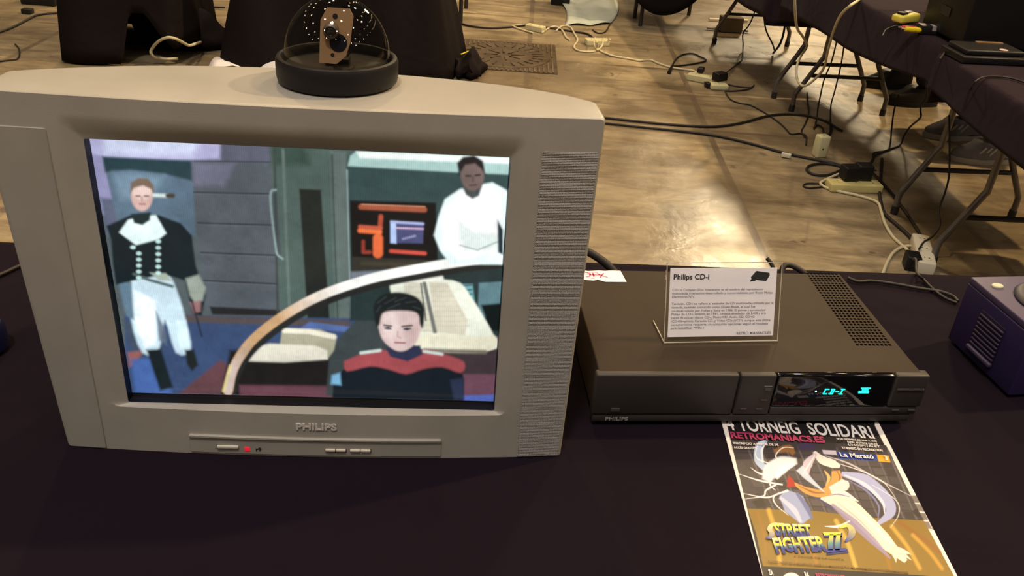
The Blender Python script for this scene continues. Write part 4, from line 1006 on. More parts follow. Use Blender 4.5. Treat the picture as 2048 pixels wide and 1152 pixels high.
def strokes(P, w0, w1, c0, c1):
    P = catmull([inv(*p) for p in P], 8); n = len(P); ly = bm.verts.layers.float_color.get('picture') or bm.verts.layers.float_color.new('picture'); prev = None
    for i, p in enumerate(P):
        d_ = (P[min(i + 1, n - 1)] - P[max(i - 1, 0)]); d_ = d_ / (np.linalg.norm(d_) + 1e-9); nn = np.array([-d_[1], d_[0], 0]); t = i / (n - 1); w = (w0 + (w1 - w0) * t) * math.sin(PI * (.12 + .8 * t)) / 2 + .0002
        a_ = bm.verts.new((*(p + nn * w)[:2], TZ + .0031)); b_ = bm.verts.new((*(p - nn * w)[:2], TZ + .0031))
        c = lin(c0) * (1 - t) + lin(c1) * t; a_[ly] = (*c, 1); b_[ly] = (*c, 1)
        if prev: bm.faces.new([prev[0], a_, b_, prev[1]])
        prev = (a_, b_)
strokes([(525, 784), (450, 788), (425, 822), (440, 850), (430, 880), (398, 884)], .004, .0065, (250, 240, 150), (40, 56, 150))
obj('logo_flourish', bm, grad_mat(), fly)['label'] = 'yellow and blue flourish at the left of the title'; bm = bmesh.new()
strokes([(925, 812), (980, 796), (1012, 826), (1006, 872), (966, 914)], .006, .008, (248, 236, 100), (36, 52, 150))
obj('logo_flourish', bm, grad_mat(), fly)['label'] = 'yellow and blue flourish at the right of the title'
# ------------------------------------------------------------------ indigo game console at the right edge
GA = .19
gcx, gcy = .6610, 1.1560          # back left bottom corner
gc = thing('game_console', 'squat indigo cube game console with side vent, at the right edge of the table', 'game console', (gcx, gcy, TZ), (0, 0, GA))
GWd, GDp, GHt = .150, .146, .110
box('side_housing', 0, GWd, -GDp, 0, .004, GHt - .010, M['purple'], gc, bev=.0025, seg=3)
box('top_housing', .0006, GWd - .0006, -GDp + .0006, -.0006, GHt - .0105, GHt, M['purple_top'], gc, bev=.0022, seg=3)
lathe('disc_lid', [(.001, 0), (.057, 0), (.0575, .003), (.055, .006), (.048, .0085), (.001, .0095)], M['purple_dark'], gc, seg=64, c=(.084, -.080, GHt - .001))
lid = [o for o in gc.children if o.name.startswith('disc_lid')][0]
lathe('emblem_disc', [(.001, 0), (.030, 0), (.0305, .002), (.028, .003), (.001, .0032)], M['black'], lid, seg=48, c=(.084, -.080, GHt + .0078))
bm = bmesh.new(); lathem(bm, [(.001, 0), (.0088, 0), (.0088, .002), (.0075, .0032), (.001, .0034)], 32)
ob = obj('power_button', bm, M['ivory'], gc, smooth=35, loc=(.0235, -.0300, GHt - .0004)); ob.scale = (1, .72, 1); ob['label'] = 'pale oval button'
# vent on the left side
vb_ = thing_v = box('side_vent', -.0012, .003, -.100, -.046, .022, .082, M['purple_dark'], gc, bev=.0008)
for i in range(8): box('vent_slat', -.0034, -.0004, -.099, -.047, .0285 + i * .0066, .0310 + i * .0066, M['lilac'], vb_, bev=.0006)
box('vent_lip', -.0065, .0, -.1005, -.0455, .0185, .0255, M['lilac'], gc, bev=.0022, seg=3)
for x, y in ((.02, -.02), (.13, -.02), (.02, -.126), (.13, -.126)): lathe('foot', [(.001, 0), (.008, 0), (.008, .0045), (.001, .0045)], M['rubber'], gc, seg=20, c=(x, y, 0))
box('controller_port', .02, .13, -GDp - .002, -GDp + .001, .02, .045, M['black'], gc, bev=.001)

# ------------------------------------------------------------------ round gadget at the left edge of the table
gp = at(-32, 700, TZ)
rg_ = thing('round_gadget', 'dark blue rounded gadget with pale ring, cut off at the left edge', 'gadget', (gp[0], gp[1], TZ))
lathe('body', [(.001, 0), (.026, 0), (.031, .006), (.031, .030), (.027, .040), (.020, .044), (.001, .045)], mat('dark_blue_gloss', (.010, .012, .05), .25), rg_, seg=48)
bm = bmesh.new(); tubem(bm, [(.0235 * math.cos(a), .0235 * math.sin(a), .0425) for a in np.linspace(0, 2 * PI, 40)], .0016, 8)
obj('rim_ring', bm, M['strip_w'], rg_, smooth=60)['label'] = 'thin pale ring'

# ------------------------------------------------------------------ cables lying on the table
def pts_on(P, z): return [tuple(at(x, y, z)) for x, y in P]
tag(tube('table_cable', pts_on([(1696, 556), (1716, 563), (1745, 562), (1790, 568), (1840, 577), (1880, 583), (1905, 592)], TZ + .0045) + [tuple(at(1916, 603, TZ + .0045))], .0028, M['black_cable']), 'thin black cable across the cloth from disc player to game console', 'cable')
tag(tube('table_cable', [tuple(at(1826, 520, .03)), tuple(at(1828, 516, .30)), tuple(at(1832, 520, .62)), tuple(at(1834, 545, TZ + .004)), tuple(at(1848, 560, TZ + .004)), tuple(at(1868, 580, TZ + .004)), tuple(at(1890, 596, TZ + .004)), tuple(at(1914, 606, TZ + .004))], .0024, M['black_cable']), 'thin black cable rising over the back edge to the game console', 'cable')
tag(tube('table_cable', pts_on([(-60, 566), (-20, 557), (10, 545), (36, 533), (70, 520)], TZ + .0045), .0030, M['black_cable']), 'black cable on the cloth at the left of the television', 'cable')
p0 = mPL @ Vector((-.035, PD + .02, .02)); p1 = mPL @ Vector((.075, PD - .0, .045))
tag(tube('scart_cable', [tuple(mPL @ Vector(p)) for p in ((-.16, .25, .010), (-.09, .285, .050), (-.040, .30, .088), (.010, .300, .098), (.055, .292, .080), (.085, .278, .055), (.092, .268, .040), (.092, .2635, .038))], .0062, M['black_cable'], seg=12), 'thick black cable looping behind the disc player beside the television', 'cable')
tag(tube('plug_cable', [tuple(mPL @ Vector(p)) for p in ((.322, .2635, .040), (.322, .278, .060), (.320, .288, .076), (.312, .296, .086)) ], .0032, M['black_cable']), 'short black cable end poking up behind the sign holder', 'cable')
tag(tube('plug_cable', [tuple(mPL @ Vector(p)) for p in ((.334, .2635, .052), (.334, .282, .074), (.346, .288, .0785), (.368, .280, .070), (.385, .270, .050), (.387, .2635, .040))], .0046, M['black_cable']), 'black cable arching behind the disc player, right of the sign holder', 'cable')

# ------------------------------------------------------------------ the row of cloth covered folding tables on the right
def folding_table(label, cx, cy, rot, hx, hy, frames, group='folding tables in the row on the right', cloth_label=None, hem=None, seed=1, mname='cloth3', zt=.722, foot=(-.25, .25)):
    """frames: local y of each end frame"""
    t = thing('folding_table', label, 'table', (cx, cy, 0), (0, 0, rot), group)
    box('table_top', -hx + .01, hx - .01, -hy + .01, hy - .01, zt - .028, zt, M['tabletop'], t, bev=.004)
    for fy in frames:
        for sgn in (-1, 1):
            P = [(sgn * .25, fy, .012), (sgn * .25, fy, .085), (sgn * .235, fy, .12), (sgn * .150, fy, .28), (sgn * .140, fy, .33), (sgn * .135, fy, zt - .028)]
            lg = tube('leg', P, .0125, M['leg'], t, seg=12, smoothn=4)
            tube('rubber_foot', [(sgn * .25, fy, .0), (sgn * .25, fy, .035)], .0155, M['rubber'], lg, seg=12, smoothn=0)
        tube('crossbar', [(-.195, fy, .195), (.195, fy, .195)], .0105, M['legbar'], t, smoothn=0)
        tube('crossbar', [(-.137, fy, .52), (.137, fy, .52)], .0095, M['legbar'], t, smoothn=0)
        dr = .32 if fy < 0 else -.32
        tube('brace', [(0, fy, .52), (0, fy + dr, zt - .03)], .008, M['legbar'], t, smoothn=0)
    c = None
    if cloth_label:
        c = cloth('tablecloth', cx, cy, hx + .004, hy - .004, rot, zt + .004, hem, flare=.06, rip=.02, seed=seed, m=mname, dens=.03, freq=7)
        tag(c, cloth_label, 'tablecloth', 'cloths of the table row')
    return t
# side 3 is the aisle side (s runs from the far end to the near end), side 0 near end, side 2 far end
def hemf(a, b, amp=.03, k=5, ph=0, other=.52):
    def h(sd, s, x, y):
        if sd == 3: return a + (b - a) * s + amp * math.sin(s * k + ph) * .5
        if sd == 1: return .50 + .02 * math.sin(s * 9)
        return a * .5 + b * .5 if sd in (0, 2) else other
    return h
folding_table('grey-legged folding table under the dark monitor, nearest the aisle cables', 1.72, 3.935, .095, .375, .80, (-.56, .71), cloth_label='plum-black cloth on the table carrying the yellow gadget', hem=hemf(.50, .60, .03, 6, 1), seed=11)
folding_table('folding table beyond the hanging cream cable', 1.52, 5.52, .13, .375, .70, (-.66, .48), cloth_label='plum-black cloth hanging low on the table beyond the cream cable', hem=hemf(.34, .47, .04, 5, 0), seed=12)
folding_table('folding table nearest the right edge, its tall leg beside the white socket block', 1.80, 2.27, .06, .375, .80, (-.60, .655), cloth_label='plum-black cloth on the nearest table of the right row', hem=hemf(.60, .60, .03, 6, 2), seed=13)

# things on that row
def on_row(px, py, z=.730): return at(px, py, z)
# old tube monitor, seen from behind
mp = Vector((1.86, 3.42, .728))
mo = thing('monitor', 'bulky black tube monitor on the right table row, beside the yellow gadget', 'monitor', mp, (0, 0, .06))
bm = bmesh.new(); bxm(bm, -.42, .30, -.30, .02, .012, .52, .012)
obj('front_housing', bm, M['black'], mo, smooth=30)
bm = bmesh.new(); vs = bxm(bm, -.38, .26, .018, .30, .03, .46, .02)
for v in vs:
    t = max(0, (v.co.y - .03) / .27); v.co.x = -.06 + (v.co.x + .06) * (1 - .35 * t); v.co.z = .03 + (v.co.z - .03) * (1 - .3 * t)
obj('tube_housing', bm, M['black'], mo, smooth=30)
box('tilt_base', -.20, .08, -.20, .12, .0, .014, M['rubber'], mo, bev=.003)
bm = bmesh.new(); bxm(bm, -.4235, -.4215, -.17, -.10, .08, .11); obj('rating_plate', bm, M['legbar'], mo)
bp0 = on_row(1812, 46)
yg = thing('yellow_gadget', 'yellow plastic handheld gadget with dark recess on the right table row', 'gadget', (bp0[0], bp0[1], .7325), (0, 0, .5))
yg.scale = (.85, .85, .85)
bm = bmesh.new(); vs = bxm(bm, -.055, .050, -.030, .034, 0, .042, .012, 4)
for v in vs:
    if v.co.x < 0: v.co.z *= .75; v.co.y += .010 * (v.co.x / -.055)
obj('shell', bm, M['yellow'], yg, smooth=40)
box('dark_recess', -.038, -.004, -.004, .030, .026, .0425, M['black'], yg, bev=.003)
box('label_plate', .004, .040, .006, .028, .040, .0432, M['label_grey'], yg, bev=.001)
for (x, y, m_, lab) in ((1817, 63, 'red_plug', 'red audio plug lying on the right table row'), (1824, 66, 'yellow_plug', 'yellow video plug beside the red plug on the table row')):
    q_ = on_row(x, y); r_ = thing('plug', lab, 'plug', (q_[0], q_[1], .742), (0, 0, -.1), 'loose plugs on the table row')
    tube('plug_body', [(-.028, 0, 0), (.022, 0, 0), (.030, 0, 0)], [.0085, .0085, .005], M[m_], r_, smoothn=0, seg=12); tube('plug_pin', [(-.040, 0, 0), (-.028, 0, 0)], .003, M['chrome'], r_, smoothn=0)
q_ = on_row(1863, 67); t_ = box('power_brick', -.05, .04, -.025, .025, 0, .03, M['black'], None, bev=.004, loc=(q_[0], q_[1], .730)); tag(t_, 'small black block with a pale sticker in front of the monitor', 'adapter')
box('sticker', -.012, .010, -.0258, .006, .014, .0308, M['label_grey'], t_)['label'] = 'pale sticker'
q_ = at(1985, 118, .74)
cn = thing('cartridge_console', 'low black games console with pale round sticker on the near table', 'game console', (q_[0] - .01, q_[1] + .03, .730), (0, 0, .12))
cn.scale = (.78, .78, .78)
box('lower_case', -.15, .15, -.09, .10, 0, .030, M['black'], cn, bev=.006, seg=3); box('upper_case', -.13, .13, -.065, .09, .028, .052, M['black'], cn, bev=.008, seg=3)
box('wood_trim', -.02, .10, .055, .075, .050, .058, M['wood'], cn, bev=.002)['label'] = 'brown trim strip'
lathe('round_sticker', [(.001, 0), (.017, 0), (.017, .0012), (.001, .0012)], M['pinktoken'], cn, seg=32, c=(.045, -.040, .0519))['label'] = 'pale pink round sticker'
tag(tube('row_cable', [tuple(at(*p, .735)) for p in ((1765, 72), (1772, 60), (1788, 53), (1806, 52))], .003, M['black_cable']), 'thin dark cable curling on the table beside the red plug', 'cable')
tag(tube('row_cable', [tuple(at(*p, .735)) for p in ((1880, 118), (1895, 98), (1915, 91), (1938, 92))], .003, M['black_cable']), 'thin dark cable leading to the low black console', 'cable')
tag(tube('row_cable', [tuple(at(1938, 182, .66)), tuple(at(1946, 168, .72)), tuple(at(1962, 156, .737)), tuple(at(1985, 153, .735)), tuple(at(2020, 156, .735)), tuple(at(2060, 168, .735))], .003, M['black_cable']), 'dark cable looping over the edge of the nearest table cloth', 'cable')

# ------------------------------------------------------------------ middle table at the top edge, its cloth sagging
mt_ = thing('folding_table', 'far folding table with straight dark legs under the sagging cloth', 'table', (.88, 6.86, 0), (0, 0, .0))
box('table_top', -.35, .35, -.56, .58, .695, .72, M['tabletop'], mt_, bev=.004)
for x, y in ((-.13, -.56), (-.15, -.33), (.27, -.10), (.27, .50), (-.27, .50)): tube('leg', [(x, y, 0), (x, y, .70)], .014, M['legbar'], mt_, smoothn=0)
def sag(sd, s, x, y):
    if sd == 0: return .60 - .50 * math.sin(PI * min(1, max(0, s))) ** .5
    if sd == 3: return .56
    return .50
c_ = cloth('tablecloth', .88, 6.88, .36, .60, .0, .724, sag, flare=.06, rip=.02, seed=21, m='cloth2', dens=.03); tag(c_, 'black cloth sagging in a curve at the top edge, middle of the photo', 'tablecloth')

# ------------------------------------------------------------------ draped tables at the left, behind the television
def hemL(sd, s, x, y):
    if sd == 0: return .015 if s < .52 else .015 + .26 * min(1, (s - .52) / .12) - .16 * max(0, (s - .8) / .2)
    if sd == 1: return .10
    return .02
cl = cloth('tablecloth', -2.14, 4.93, .245, .34, .06, .735, hemL, flare=.06, rip=.03, freq=11, seed=31, m='cloth2', dens=.02); tag(cl, 'black floor-length cloth at the upper left, lifted over a bag', 'tablecloth')
cl = cloth('tablecloth', -1.02, 5.12, .455, .38, .03, .735, lambda sd, s, x, y: .012, flare=.16, rip=.035, freq=10, seed=32, m='cloth2', dens=.02); tag(cl, 'wide black floor-length cloth directly behind the dome camera', 'tablecloth')
# slumped bag under the lifted cloth
bgp = at(330, 118, 0)
bm = bmesh.new(); bmesh.ops.create_icosphere(bm, subdivisions=4, radius=1)
for v in bm.verts:
    p = v.co.copy(); n_ = .08 * math.sin(p.x * 5 + 1) * math.sin(p.z * 4) + .05 * math.sin(p.y * 7 + p.x * 3)
    v.co = Vector((p.x * .27 * (1 + n_), p.y * .17 * (1 + n_), max(0, (p.z + .62) * .145 * (1 + n_ - .30 * p.x))))
bg = obj('bag', bm, M['cloth2'], None, smooth=80, loc=(bgp[0] + .0, bgp[1] + .30, .001)); tag(bg, 'slumped black bag on the floor under the lifted cloth', 'bag')
tag(tube('cream_cable', [tuple(at(*p)) for p in ((356, 117, .03), (335, 118, .03), (312, 115, .04), (302, 106, .07), (305, 96, .10), (318, 82, .16), (336, 75, .19), (352, 78, .18), (366, 85, .14), (378, 91, .11), (390, 88, .11), (402, 84, .06))], .0075, M['cream_cable']), 'cream cable looped in front of the slumped black bag', 'cable')
for k, (x, y, lab) in enumerate(((406, 72, 'black plug adapter between the two draped tables, farther one'), (404, 98, 'black plug adapter between the two draped tables, nearer one'))):
    q_ = at(x, y, 0); t_ = box('plug_adapter', -.035, .035, -.022, .022, 0, .05, M['black'], None, bev=.006, loc=(q_[0], q_[1], .0005), rot=(0, 0, .4 + k)); tag(t_, lab, 'adapter')
q_ = at(400, 90, 0)
ps = thing('power_strip', 'ivory socket strip half hidden between the two draped tables', 'power strip', (q_[0] - .02, q_[1] + .06, 0), (0, 0, .5)); box('housing', -.10, .10, -.025, .025, 0, .035, M['strip'], ps, bev=.006)
# white paper heap on the floor behind the television
bm = bmesh.new(); n_ = 14
P = [[None] * n_ for _ in range(n_)]
for i in range(n_):
    for j in range(n_):
        x = i / (n_ - 1); y = j / (n_ - 1); P[i][j] = bm.verts.new((x * .62 - .31, y * .26 - .13, .012 + .085 * abs(math.sin(x * 7 + y * 3)) * (.5 + .5 * x)))
for i in range(n_ - 1):
    for j in range(n_ - 1): bm.faces.new([P[i][j], P[i + 1][j], P[i + 1][j + 1], P[i][j + 1]])
q_ = at(540, 128, 0); pp = obj('crumpled_paper', bm, M['paper'], None, smooth=50, loc=(q_[0] + .06, q_[1] - .16, 0.0)); tag(pp, 'crumpled white paper on the floor behind the television', 'paper')
pp.modifiers.new('t', 'SOLIDIFY').thickness = .002
# dark shoe-like bag beside the wide cloth
q_ = at(945, 150, 0)
bm = bmesh.new(); bmesh.ops.create_icosphere(bm, subdivisions=3, radius=1)
for v in bm.verts:
    p = v.co.copy(); v.co = Vector((p.x * .085 * (1 + .25 * math.sin(p.y * 6)), p.y * .15 * (1 + .2 * math.sin(p.x * 9)), max(0, (p.z + .6) * .065 * (1 + .35 * math.sin(p.x * 5 + 1)))))
bg = obj('pouch', bm, M['cloth2'], None, smooth=80, loc=(q_[0] - .02, q_[1] + .03, .001)); tag(bg, 'small dark pouch on the floor at the corner of the wide cloth', 'pouch')
bx_ = tube('pouch_cord', [(.03, .05, .085), (0, .02, .115), (-.05, 0, .10)], .004, M['yellow_plug'], bg)

# ------------------------------------------------------------------ manhole cover
m_a = at(1112, 92, 0); m_b = at(1114, 150, 0)
mx1 = (m_a[0] + m_b[0]) / 2; my1, my0 = m_a[1], m_b[1]
mh = thing('manhole_cover', 'rusty square manhole cover with round lid in the floor', 'manhole cover', (mx1 - .31, (my0 + my1) / 2, 0), (0, 0, .02))
M['iron'] = mat('rusty_iron', (.10, .07, .038), .5, .3, noise=.4, nscale=14, bump=.5, bscale=60); M['iron2'] = mat('rusty_iron_ribs', (.17, .125, .07), .5, .3, noise=.4, nscale=20)
hh = (my1 - my0) / 2
box('frame', -.31, .31, -hh, hh, .0005, .004, M['iron'], mh)
bm = bmesh.new()
for i in range(23):
    x = -.30 + i * .0265
    for s_ in (-1, 1):
        yi = math.sqrt(max(0, .275 ** 2 - x * x)) + .012
        if yi < hh - .01: bxm(bm, x - .004, x + .004, *(sorted((s_ * yi, s_ * (hh - .006)))), .003, .009)
obj('ribs', bm, M['iron2'], mh)
bm = bmesh.new(); lathem(bm, [(.001, .0035), (.10, .0085), (.13, .006), (.16, .0085), (.245, .0085), (.262, .010), (.270, .008), (.272, .0035)], 64, cap=False)
for k in range(24):
    a_ = 2 * PI * k / 24; Mx = Matrix.Rotation(a_, 4, 'Z'); bxm(bm, .17, .235, -.005, .005, .008, .0125, 0, 2, Mx)
    if k % 3 == 0: bxm(bm, .04, .12, -.005, .005, .005, .0115, 0, 2, Matrix.Rotation(a_ + .1, 4, 'Z'))
obj('lid', bm, M['iron'], mh, smooth=30)

# ------------------------------------------------------------------ power strips on the floor
def strip(px, py, rot, L, w, m_, label, socks=3, h=.038, cat='power strip'):
    q_ = at(px, py, h / 2); s_ = thing('power_strip', label, cat, (q_[0], q_[1], 0), (0, 0, rot))
    hs = box('housing', -L / 2, L / 2, -w / 2, w / 2, 0, h, M[m_], s_, bev=.007, seg=3)
    for k in range(socks):
        x = -L / 2 + L * (k + .5) / socks; lathe('socket', [(.001, 0), (.016, 0), (.019, .0015), (.0195, .0005)], M[m_], s_, seg=24, c=(x, 0, h - .0004), cap=False)
        for d_ in (-.008, .008): lathe('socket_hole', [(.0003, 0), (.0028, 0), (.0028, .0004), (.0003, .0004)], M['ink'], s_, seg=10, c=(x, d_, h + .0006))
    return s_
def adapter(px, py, rot, sx, sy, sz, label, z=0.038, m_='black'):
    q_ = at(px, py, z + sz / 2); a_ = thing('plug_adapter', label, 'adapter', (q_[0], q_[1], z + .001), (0, 0, rot))
    box('case', -sx / 2, sx / 2, -sy / 2, sy / 2, 0, sz, M[m_], a_, bev=.006, seg=3); tube('cord_collar', [(sx / 2 - .004, 0, sz * .6), (sx / 2 + .022, 0, sz * .6)], [.006, .004], M['black_cable'], a_, smoothn=0)
    return a_
strip(1071, 56, -.5, .13, .055, 'strip', 'small ivory socket block, farthest left along the floor', 2)
strip(1194, 84, .2, .15, .07, 'strip', 'ivory socket block tangled in its own cream cable', 2)
strip(1405, 157, -.42, .17, .06, 'strip', 'ivory socket strip with black plugs, right of the manhole cover', 2)
strip(1437, 172, .1, .10, .07, 'strip', 'ivory socket block below the round black plug', 1, h=.03)
adapter(1402, 140, 1.2, .05, .035, .03, 'black plug on the upper side of the ivory strip with two plugs', .039)
adapter(1416, 170, 1.9, .045, .03, .028, 'small black plug hanging off the lower end of the ivory strip', .0)
adapter(1440, 153, .6, .075, .055, .045, 'rounded black adapter with white stripe on the ivory block', .031)
strip(1708, 372, .1, .23, .07, 'strip_y', 'yellowed socket strip under a heap of black adapters', 3)
adapter(1700, 345, .2, .07, .06, .06, 'left black adapter plugged into the yellowed strip', .039)
adapter(1727, 343, .1, .065, .06, .065, 'right black adapter plugged into the yellowed strip', .039)
st5 = strip(1845, 508, 1.32, .25, .062, 'strip_w', 'white socket strip standing by the tall table leg', 3, h=.05)
adapter(1824, 522, 1.4, .065, .05, .055, 'black adapter lying against the white socket strip', .0)
# pale upright adapter with its shadow
q_ = at(1637, 313, 0); pa = thing('upright_adapter', 'pale yellow adapter standing upright alone on the floor', 'adapter', (q_[0], q_[1], 0), (0, 0, .3))
box('case', -.028, .028, -.025, .025, 0, .105, M['strip'], pa, bev=.009, seg=3); lathe('socket_hole', [(.0003, 0), (.004, 0), (.004, .001), (.0003, .001)], M['ink'], pa, seg=12, c=(0, 0, .105))
disc('screw_hole', -.004, .045, .004, -.0262, -.0252, M['ink'], pa)
q_ = at(1573, 308, .02); t_ = box('cable_joiner', -.022, .022, -.011, .011, 0, .02, M['strip_w'], None, bev=.005, loc=(q_[0], q_[1], .004), rot=(0, 0, -.3)); tag(t_, 'small white joiner on the long black floor cable', 'cable joiner')
q_ = at(1459, 62, 0); t_ = box('carton', -.075, .075, -.05, .05, 0, .10, M['carton'], None, bev=.008, loc=(q_[0], q_[1], .0), rot=(0, 0, .1)); tag(t_, 'small brown block on the floor behind the far table leg', 'box')
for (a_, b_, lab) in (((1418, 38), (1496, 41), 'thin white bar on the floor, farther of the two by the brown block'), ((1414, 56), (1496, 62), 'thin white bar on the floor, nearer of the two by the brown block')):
    tag(tube('white_bar', [tuple(at(*a_, .012)), tuple(at(*b_, .012))], .008, M['tape'], smoothn=0), lab, 'bar', 'white bars by the brown block')  # plain white tubes laid on the floor by the brown block

# ------------------------------------------------------------------ cables on the floor
def cab(label, P, r=.006, m_='cream_cable', name='floor_cable', group=None):
    """P: (px,py) on the floor, or (px,py,z) at a height, or (px,py,'y',Y) in the upright plane y=Y"""
    Q = []
    for p in P:
        if len(p) == 2: Q.append(at(p[0], p[1], r + .001))
        elif len(p) == 3: Q.append(at(*p))
        else: Q.append(aty(p[0], p[1], p[3]))
    return tag(tube(name, [tuple(q) for q in Q], r, M[m_], smoothn=7), label, 'cable', group)
cab('cream cable looping between the two farthest ivory socket blocks', [(1024, 52), (1048, 50), (1064, 52)])
cab('cream cable leaving the farthest socket block along its near side', [(1024, 52), (1040, 58), (1066, 66)])
cab('cream cable winding to the tangled socket block', [(1084, 66), (1096, 57), (1110, 53), (1124, 60), (1132, 74), (1140, 80)])
cab('cream cable knotted over its neighbour, looping to the tangled block', [(1112, 62), (1124, 52), (1140, 54), (1148, 66), (1155, 80), (1148, 94), (1160, 102), (1185, 103), (1196, 97), (1194, 84, .05)])
cab('cream cable running from the tangled block across to the plugged strip', [(1220, 78, .05), (1207, 88), (1200, 100), (1215, 108), (1232, 113), (1262, 118), (1278, 121), (1300, 120), (1318, 127), (1340, 134), (1362, 138), (1385, 141), (1396, 147)])
cab('cream cable wrapped round the tangled block', [(1190, 76, .06), (1188, 88, .05), (1194, 100, .01), (1204, 92, .03), (1206, 80, .05)], .0055)
cab('cream cable snaking from the yellowed strip to the white strip', [(1706, 347), (1686, 346), (1668, 352), (1648, 361), (1641, 367), (1652, 375), (1680, 383), (1712, 390), (1740, 398), (1757, 407), (1763, 425), (1770, 447), (1784, 471), (1800, 487), (1812, 497), (1817, 508)], .0062)
cab('cream cable curving from the white strip down behind the table', [(1832, 495, .03), (1818, 492), (1802, 495), (1787, 505), (1777, 520), (1769, 538), (1762, 560)], .0062)
cab('cream cable hanging in a long loop from the table edge', [(1722, -4, .735), (1712, 4, .745), (1700, 12, .742), (1682, 30, 'y', 3.72), (1668, 60, 'y', 3.85), (1656, 100, 'y', 4.0), (1648, 135, 'y', 4.2), (1630, 158, 'y', 4.25), (1608, 172, 'y', 4.3), (1595, 160, 'y', 4.35), (1593, 135, 'y', 4.4), (1602, 112, 'y', 4.45), (1614, 92, 'y', 4.5), (1606, 74, 'y', 4.35), (1594, 55, 'y', 4.2), (1590, 20, 'y', 4.1), (1589, -20, 'y', 4.05)], .006)
cab('long black cable from behind the television, farther of the pair', [(640, 215), (800, 214), (960, 217), (1120, 227), (1207, 235), (1260, 241), (1330, 248), (1410, 253), (1450, 251), (1490, 244), (1530, 233), (1570, 228), (1612, 231), (1650, 242), (1672, 255), (1684, 262)], .0065, 'black_cable')
cab('long black cable from behind the television, nearer of the pair', [(640, 225), (800, 224), (960, 228), (1120, 239), (1207, 246), (1280, 254), (1350, 261), (1410, 268), (1460, 277), (1520, 292), (1573, 307), (1640, 321), (1680, 330), (1706, 340)], .0065, 'black_cable')
cab('coiled black cable beside the yellowed strip', [(1700, 342), (1675, 331), (1645, 327), (1620, 331), (1614, 340), (1628, 349), (1655, 350), (1676, 343), (1690, 336), (1704, 344)], .006, 'black_cable')
cab('thin black cable looping left of the yellowed strip', [(1700, 366), (1680, 372), (1650, 368), (1615, 367), (1607, 372), (1620, 376), (1650, 372), (1665, 360), (1675, 352)], .004, 'black_cable')
cab('black cable passing right of the yellowed strip towards the white strip', [(1764, 318), (1762, 350), (1759, 380), (1762, 405), (1770, 428), (1800, 455), (1822, 476), (1832, 492)], .007, 'black_cable')
cab('black cable crossing behind the tall table leg', [(1735, 335), (1765, 366), (1790, 395), (1815, 430), (1836, 462), (1845, 480)], .006, 'black_cable')
cab('black cord hanging over the tall leg down to the white strip', [(1898, 230, 'y', 3.3), (1899, 290, 'y', 3.25), (1898, 350, 'y', 3.2), (1890, 385, 'y', 3.15), (1878, 420, 'y', 3.1), (1880, 450, 'y', 3.05), (1866, 472, 'y', 3.02), (1848, 484, .05), (1838, 498, .06)], .0038, 'black_cable')
cab('dark cable from the table row curving down to the yellowed strip', [(1861, 152, 'y', 3.5), (1854, 166, 'y', 3.55), (1853, 194, 'y', 3.6), (1842, 208, 'y', 3.65), (1841, 222, 'y', 3.7), (1840, 236, 'y', 3.72), (1820, 254, .12), (1808, 272, .05), (1800, 290), (1775, 300), (1752, 310), (1735, 335)], .0045, 'black_cable')
cab('thin dark cable dropping beside the bent leg of the far end', [(1797, 190, 'y', 4.2), (1788, 222, 'y', 4.2), (1783, 260, .05), (1781, 285), (1775, 300), (1748, 306), (1746, 322), (1728, 340)], .004, 'black_cable')
cab('thin dark cable dropping between the bent legs, left one', [(1676, 70, 'y', 4.4), (1664, 120, 'y', 4.4), (1648, 160, 'y', 4.4), (1640, 195, 'y', 4.4), (1636, 215, .05), (1634, 235), (1630, 252), (1628, 258)], .0038, 'black_cable')
cab('thin dark cable dropping between the bent legs, right one', [(1690, 78, 'y', 4.4), (1682, 130, 'y', 4.4), (1670, 180, 'y', 4.4), (1662, 210, .05), (1661, 240), (1664, 262), (1655, 275), (1648, 285)], .0038, 'black_cable')
cab('thin dark cable falling from the far table and running to the plugged strip', [(1518, -8, 'y', 5.4), (1507, 30, 'y', 5.4), (1498, 50, 'y', 5.4), (1486, 68, 'y', 5.4), (1486, 90, .04), (1484, 118), (1474, 128), (1452, 146, .03), (1446, 150, .05)], .0042, 'black_cable')
cab('dark cable hanging in a narrow loop from the far table, left side', [(1528, -8, 'y', 5.2), (1528, 30, 'y', 5.2), (1532, 60, 'y', 5.2), (1545, 88, 'y', 5.2), (1550, 104, .03)], .0045, 'black_cable')
cab('dark cable hanging in a narrow loop from the far table, right side', [(1571, 38, 'y', 5.3), (1568, 62, 'y', 5.3), (1560, 88, 'y', 5.3), (1546, 107, .01)], .0065, 'black_cable')
cab('brown cable arching over the floor left of the plugged strip', [(1339, 142), (1345, 130), (1352, 118), (1366, 109), (1385, 107), (1400, 113), (1412, 120), (1405, 124), (1385, 128), (1362, 131), (1345, 132)], .005, 'black_cable')
tag(tube('dark_plug', [tuple(at(1338, 145, .010)), tuple(at(1343, 134, .010))], [.011, .008], M['black'], smoothn=0), 'small dark plug at the end of the arching brown cable', 'plug')
cab('thin dark cable winding right of the plugged strip', [(1446, 166), (1470, 172), (1500, 175), (1508, 170), (1498, 178), (1470, 182), (1450, 182)], .004, 'black_cable')
cab('thin dark cable meandering from the plugged strip to the table leg', [(1450, 182), (1460, 198), (1478, 206), (1500, 210), (1520, 220), (1540, 232), (1558, 245), (1572, 258), (1582, 268), (1600, 267), (1612, 272), (1612, 290)], .004, 'black_cable')
cab('thin dark cable curling near the upright adapter', [(1614, 185), (1616, 205), (1618, 225), (1610, 248), (1603, 262), (1610, 275)], .0038, 'black_cable')
